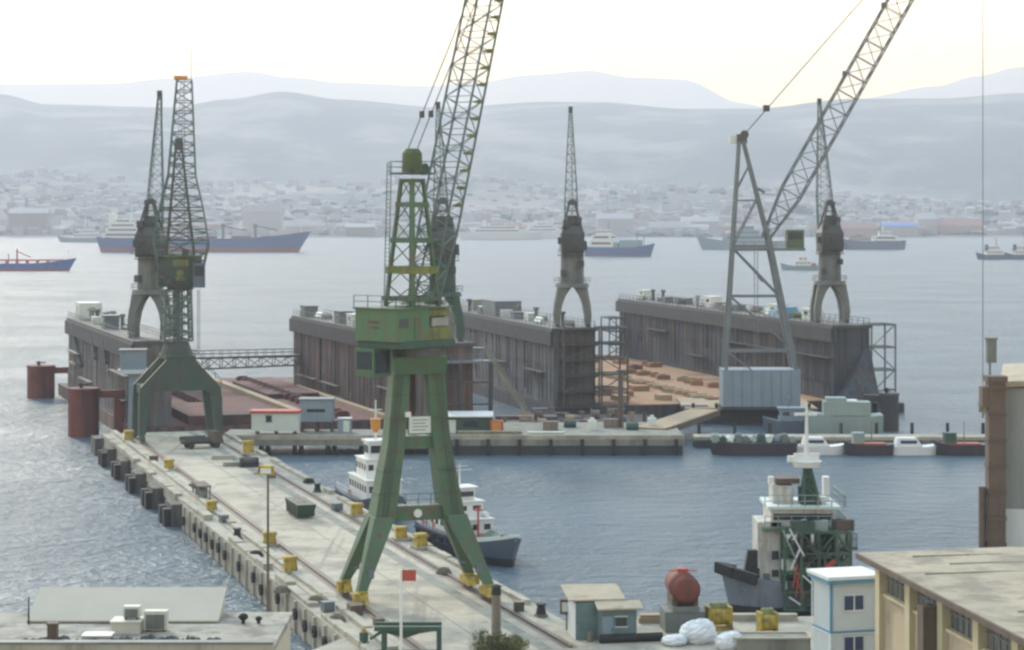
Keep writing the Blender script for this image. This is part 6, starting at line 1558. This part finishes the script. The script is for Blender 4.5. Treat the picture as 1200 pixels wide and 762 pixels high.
    l = build('lamp_head', MB().taper((-.1, 0, h), (-.1, 0, h + .5), (.95, .5), (.8, .45)).bar((-.8, 0, h + .05), (.55, 0, h + .05), .1), M['yellow'], t)
    build('lamp', MB().box((-.1, -.27, h + .22), (.6, .05, .3)), M['palehut'], l)
    # white pole with red sign
    Y = 140.0; P = Vector((at(470, 0, Y).x, Y, 2.76)); h = at(0, 668, Y).z - 2.76
    t = thing('sign_pole', 'slim white pole with square red sign near the bottom of the jetty', 'sign', P)
    build('pole', MB().cyl((0, 0, 0), (0, 0, h), .1, .08, 10), M['white'], t)
    build('sign_plate', MB().box((.52, 0, h - .36), (.92, .05, .74)), M['redbright'], t)
    each('bracket', MB().box((.1, .06, h - .15), (.35, .06, .06)).box((.1, .06, h - .6), (.35, .06, .06)), M['grey'], t)
    # grey post with dark head
    Y = 147.0; P = Vector((at(581.5, 0, Y).x, Y, 2.76)); h = at(0, 697, Y).z - 2.76
    t = thing('light_post', 'thick grey timber post with dark lamp head behind the olive bush', 'post', P)
    build('post', MB().cyl((0, 0, 0), (0, 0, h), .36, .3, 12), M['wood'], t)
    build('lamp_head', MB().cyl((0, 0, h), (0, 0, h + .55), .36, .3, 12).cyl((0, 0, h + .55), (0, 0, h + .7), .42, .2, 12), M['black'], t)
    # green steel frame
    Y = 149.0
    a, b = at(437, 760, Y), at(515, 734, Y); s = Y / F
    t = thing('steel_shelter', 'dark green steel frame with sloping bracket at the foot of the jetty', 'shelter', ((a.x + b.x) / 2, Y, 2.76)); w = b.x - a.x; h = b.z - 2.76
    build('beam', MB().box((.1, 0, h - .16), (w, .4, .32)).box((.1, 1.6, h - .16), (w, .3, .3)).box((.1, 0, h - 1.75), (w * .98, .3, .2)), M['green_d'], t)
    for x, nm in ((-w / 2 + .75, 0), (w / 2 - .05, 1)):
        for y in (0, 1.6): build('post', MB().bar((x, y, 0), (x, y, h - .33), .3), M['green_d'], t)
    build('side_panel', MB().add([(-w / 2 + .1, .22, h - .34), (w / 2, .22, h - .34), (w * .2, .22, h - .55), (-.1, .22, h - .9), (-w / 2 + 1.0, .22, h - .55), (-w / 2 + .1, .3, h - .34), (w / 2, .3, h - .34), (w * .2, .3, h - .55), (-.1, .3, h - .9), (-w / 2 + 1.0, .3, h - .55)], [(0, 1, 2, 3, 4), (9, 8, 7, 6, 5), (0, 5, 6, 1), (1, 6, 7, 2), (2, 7, 8, 3), (3, 8, 9, 4), (4, 9, 5, 0)]), M['green_d'], t)
    build('brace', MB().bar((-w / 2 - .2, .1, h - .9), (-w / 2 + .9, .1, h - .2), .22), M['green_d'], t)
    P = gp(427, 757, 2.77); P.y -= .6
    t = thing('gas_bottle', 'small yellow and dark bottle left of the green steel frame', 'bottle', P)
    build('body', MB().cyl((0, 0, 0), (0, 0, 1.1), .32, n=14), M['green_d'], t); build('neck', MB().cyl((0, 0, 1.1), (0, 0, 1.4), .24, .12, 12), M['yellow'], t)
    # debris by the end of the rail
    for px, py, lab in ((408, 712, 'brown rail buffer at the landward end of the left crane rail'), (436, 725, 'smaller brown rail stop nearer than the rail buffer')):
        P = gp(px + 8, py + 8, ZQ); k = 1 if px == 408 else .7
        t = thing('rail_buffer', lab, 'rail buffer', P, TH)
        build('block', MB().box((0, 0, .4 * k), (1.0 * k, 1.4 * k, .8 * k)), M['brown'], t); build('pad', MB().box((0, .74 * k, .5 * k), (.5 * k, .1, .4 * k)), M['black'], t)
    # olive bush
    Y = 137.5; P = Vector((at(585, 0, Y).x, Y, 2.76)); top = at(0, 738, Y).z - 2.76
    t = thing('olive_tree', 'dry olive green tree crown poking up at the bottom edge of the photo', 'tree', P)
    g = random.Random(77)
    m = MB().cyl((0, 0, -.1), (.1, 0, 1.5), .24, .16, 9)
    for k in range(9):
        a = g.uniform(0, 6.28); r = g.uniform(.5, 1.4); m.cyl((.1, 0, 1.3 + .05 * k), (r * math.cos(a), r * math.sin(a), g.uniform(2.4, top - .6)), .09, .03, 6)
    build('trunk', m, M['bark'], t)
    m = MB(); cl = [(g.uniform(-1.3, 1.3), g.uniform(-1.2, 1.2), g.uniform(1.9, top - .75), g.uniform(.45, .8)) for _ in range(16)] + [(0, 0, top - .7, .6), (-.5, .2, top - .9, .55), (.7, 0, top - 1.1, .6)]
    for i in range(5200):
        cx, cy, cz, r = g.choice(cl)
        d = Vector((g.gauss(0, 1), g.gauss(0, 1), g.gauss(0, 1))).normalized() * r * g.random() ** .4
        p = Vector((cx, cy, cz)) + d
        a = Vector((g.gauss(0, 1), g.gauss(0, 1), g.gauss(0, 1))).normalized() * .16; b = Vector((g.gauss(0, 1), g.gauss(0, 1), g.gauss(0, 1))).normalized() * .045
        m.add([p - a, p + b, p + a, p - b], [(0, 1, 2, 3)])
    build('crown', m, M['leaf'], t)

# ================================================================== LIGHT, AIR, CAMERA
SUN_EL, SUN_AZ = R(25), R(-24)        # azimuth measured from the view direction, negative = left
def world():
    w = bpy.data.worlds.new('World'); S.world = w; w.use_nodes = True
    N, L = w.node_tree.nodes, w.node_tree.links
    bg = N['Background']; bg.inputs['Strength'].default_value = .15
    sky = N.new('ShaderNodeTexSky'); sky.sky_type = 'NISHITA'; sky.sun_disc = False
    sky.sun_elevation = SUN_EL; sky.sun_rotation = SUN_AZ; sky.air_density = 1.0; sky.dust_density = 2.0; sky.ozone_density = 1.0
    tc = N.new('ShaderNodeTexCoord')
    mp = N.new('ShaderNodeMapping'); mp.inputs['Scale'].default_value = (1, 1, 3.2); L.new(tc.outputs['Generated'], mp.inputs[0])
    nz = N.new('ShaderNodeTexNoise'); nz.inputs['Scale'].default_value = 2.2; nz.inputs['Detail'].default_value = 6; L.new(mp.outputs[0], nz.inputs['Vector'])
    rp = N.new('ShaderNodeMapRange'); rp.inputs[1].default_value = .35; rp.inputs[2].default_value = .6; rp.inputs[3].default_value = CLOUD[0]; rp.inputs[4].default_value = CLOUD[1]
    L.new(nz.outputs['Fac'], rp.inputs[0])
    # cloud sheet: bright and warm low down, towards the hidden sun brightest, cooler overhead
    sp = N.new('ShaderNodeSeparateXYZ'); L.new(tc.outputs['Generated'], sp.inputs[0])
    el = N.new('ShaderNodeMapRange'); el.inputs[1].default_value = .0; el.inputs[1].default_value = .05; el.inputs[2].default_value = .55; el.interpolation_type = 'SMOOTHSTEP'; L.new(sp.outputs[2], el.inputs[0])
    c1 = N.new('ShaderNodeMix'); c1.data_type = 'RGBA'; L.new(el.outputs[0], c1.inputs[0]); c1.inputs[6].default_value = (*CLOUDLOW, 1); c1.inputs[7].default_value = (*CLOUDC, 1)
    e2 = N.new('ShaderNodeMapRange'); e2.inputs[1].default_value = .035; e2.inputs[2].default_value = .14; e2.interpolation_type = 'SMOOTHSTEP'; L.new(sp.outputs[2], e2.inputs[0])
    c0 = N.new('ShaderNodeMix'); c0.data_type = 'RGBA'; L.new(e2.outputs[0], c0.inputs[0]); c0.inputs[6].default_value = (*CLOUDGLOW, 1); c0.inputs[7].default_value = (*CLOUDLOW, 1); L.new(c0.outputs[2], c1.inputs[6])
    dt = N.new('ShaderNodeVectorMath'); dt.operation = 'DOT_PRODUCT'; L.new(tc.outputs['Generated'], dt.inputs[0]); dt.inputs[1].default_value = (math.sin(SUN_AZ) * .98, math.cos(SUN_AZ) * .98, .2)
    gl = N.new('ShaderNodeMapRange'); gl.inputs[1].default_value = -.2; gl.inputs[2].default_value = 1.0; gl.inputs[3].default_value = GLOW[0]; gl.inputs[4].default_value = GLOW[1]; gl.interpolation_type = 'SMOOTHSTEP'; L.new(dt.outputs['Value'], gl.inputs[0])
    vm = N.new('ShaderNodeVectorMath'); vm.operation = 'SCALE'; L.new(c1.outputs[2], vm.inputs[0]); L.new(gl.outputs[0], vm.inputs['Scale'])
    mx = N.new('ShaderNodeMix'); mx.data_type = 'RGBA'; L.new(rp.outputs[0], mx.inputs[0]); L.new(sky.outputs[0], mx.inputs[6])
    L.new(vm.outputs[0], mx.inputs[7])
    L.new(mx.outputs[2], bg.inputs['Color'])
    s = bpy.data.lights.new('sun', 'SUN'); s.energy = 1.8; s.angle = R(8); s.color = (1, .89, .71)
    o = bpy.data.objects.new('sun', s); COL.objects.link(o)
    d = Vector((math.sin(SUN_AZ) * math.cos(SUN_EL), math.cos(SUN_AZ) * math.cos(SUN_EL), math.sin(SUN_EL)))   # towards the sun
    o.rotation_euler = d.to_track_quat('Z', 'Y').to_euler()

CLOUD = (.96, .99); CLOUDC = (4.5, 6.0, 7.5); CLOUDLOW = (13.0, 10.6, 7.4); CLOUDGLOW = (17, 10, .6); GLOW = (.55, 1.3); HAZE = .00016; EXPO = .88; HAZEC = (.635, .69, .80)
def haze():
    m = bpy.data.materials.new('haze'); m.use_nodes = True
    N, L = m.node_tree.nodes, m.node_tree.links
    N.remove(N['Principled BSDF'])
    v = N.new('ShaderNodeVolumePrincipled'); v.inputs['Density'].default_value = HAZE; v.inputs['Color'].default_value = (*HAZEC, 1); v.inputs['Anisotropy'].default_value = .3
    L.new(v.outputs[0], N['Material Output'].inputs['Volume'])
    o = build('haze', MB().span(-15000, 15000, -450, 16500, -80, 1110), m)
    tag(o, 'pale blue summer haze over the gulf', kind='stuff')

def camera():
    c = bpy.data.cameras.new('camera'); o = bpy.data.objects.new('camera', c); COL.objects.link(o)
    o.location = (0, 0, HC); o.rotation_euler = (R(90), 0, 0)
    c.sensor_width = 36; c.lens = F / 1200 * 36; c.shift_y = -(381 - HY) / 1200; c.clip_end = 60000; c.clip_start = .5
    S.camera = o
    S.render.resolution_x, S.render.resolution_y = 1024, 650
    S.view_settings.view_transform = 'Standard'; S.view_settings.look = 'None'; S.view_settings.gamma = 1; S.view_settings.use_curve_mapping = False
    S.view_settings.exposure = EXPO
    S.cycles.use_denoising = True; S.cycles.filter_width = 2.6; S.cycles.max_bounces = 6; S.cycles.volume_bounces = 1

setting(); Z1 = hills(); town(Z1); far_ships(); jetty(); cross_quay(); main_crane(); far_crane(); grey_crane(); docks(); basin(); near(); world(); haze(); camera()
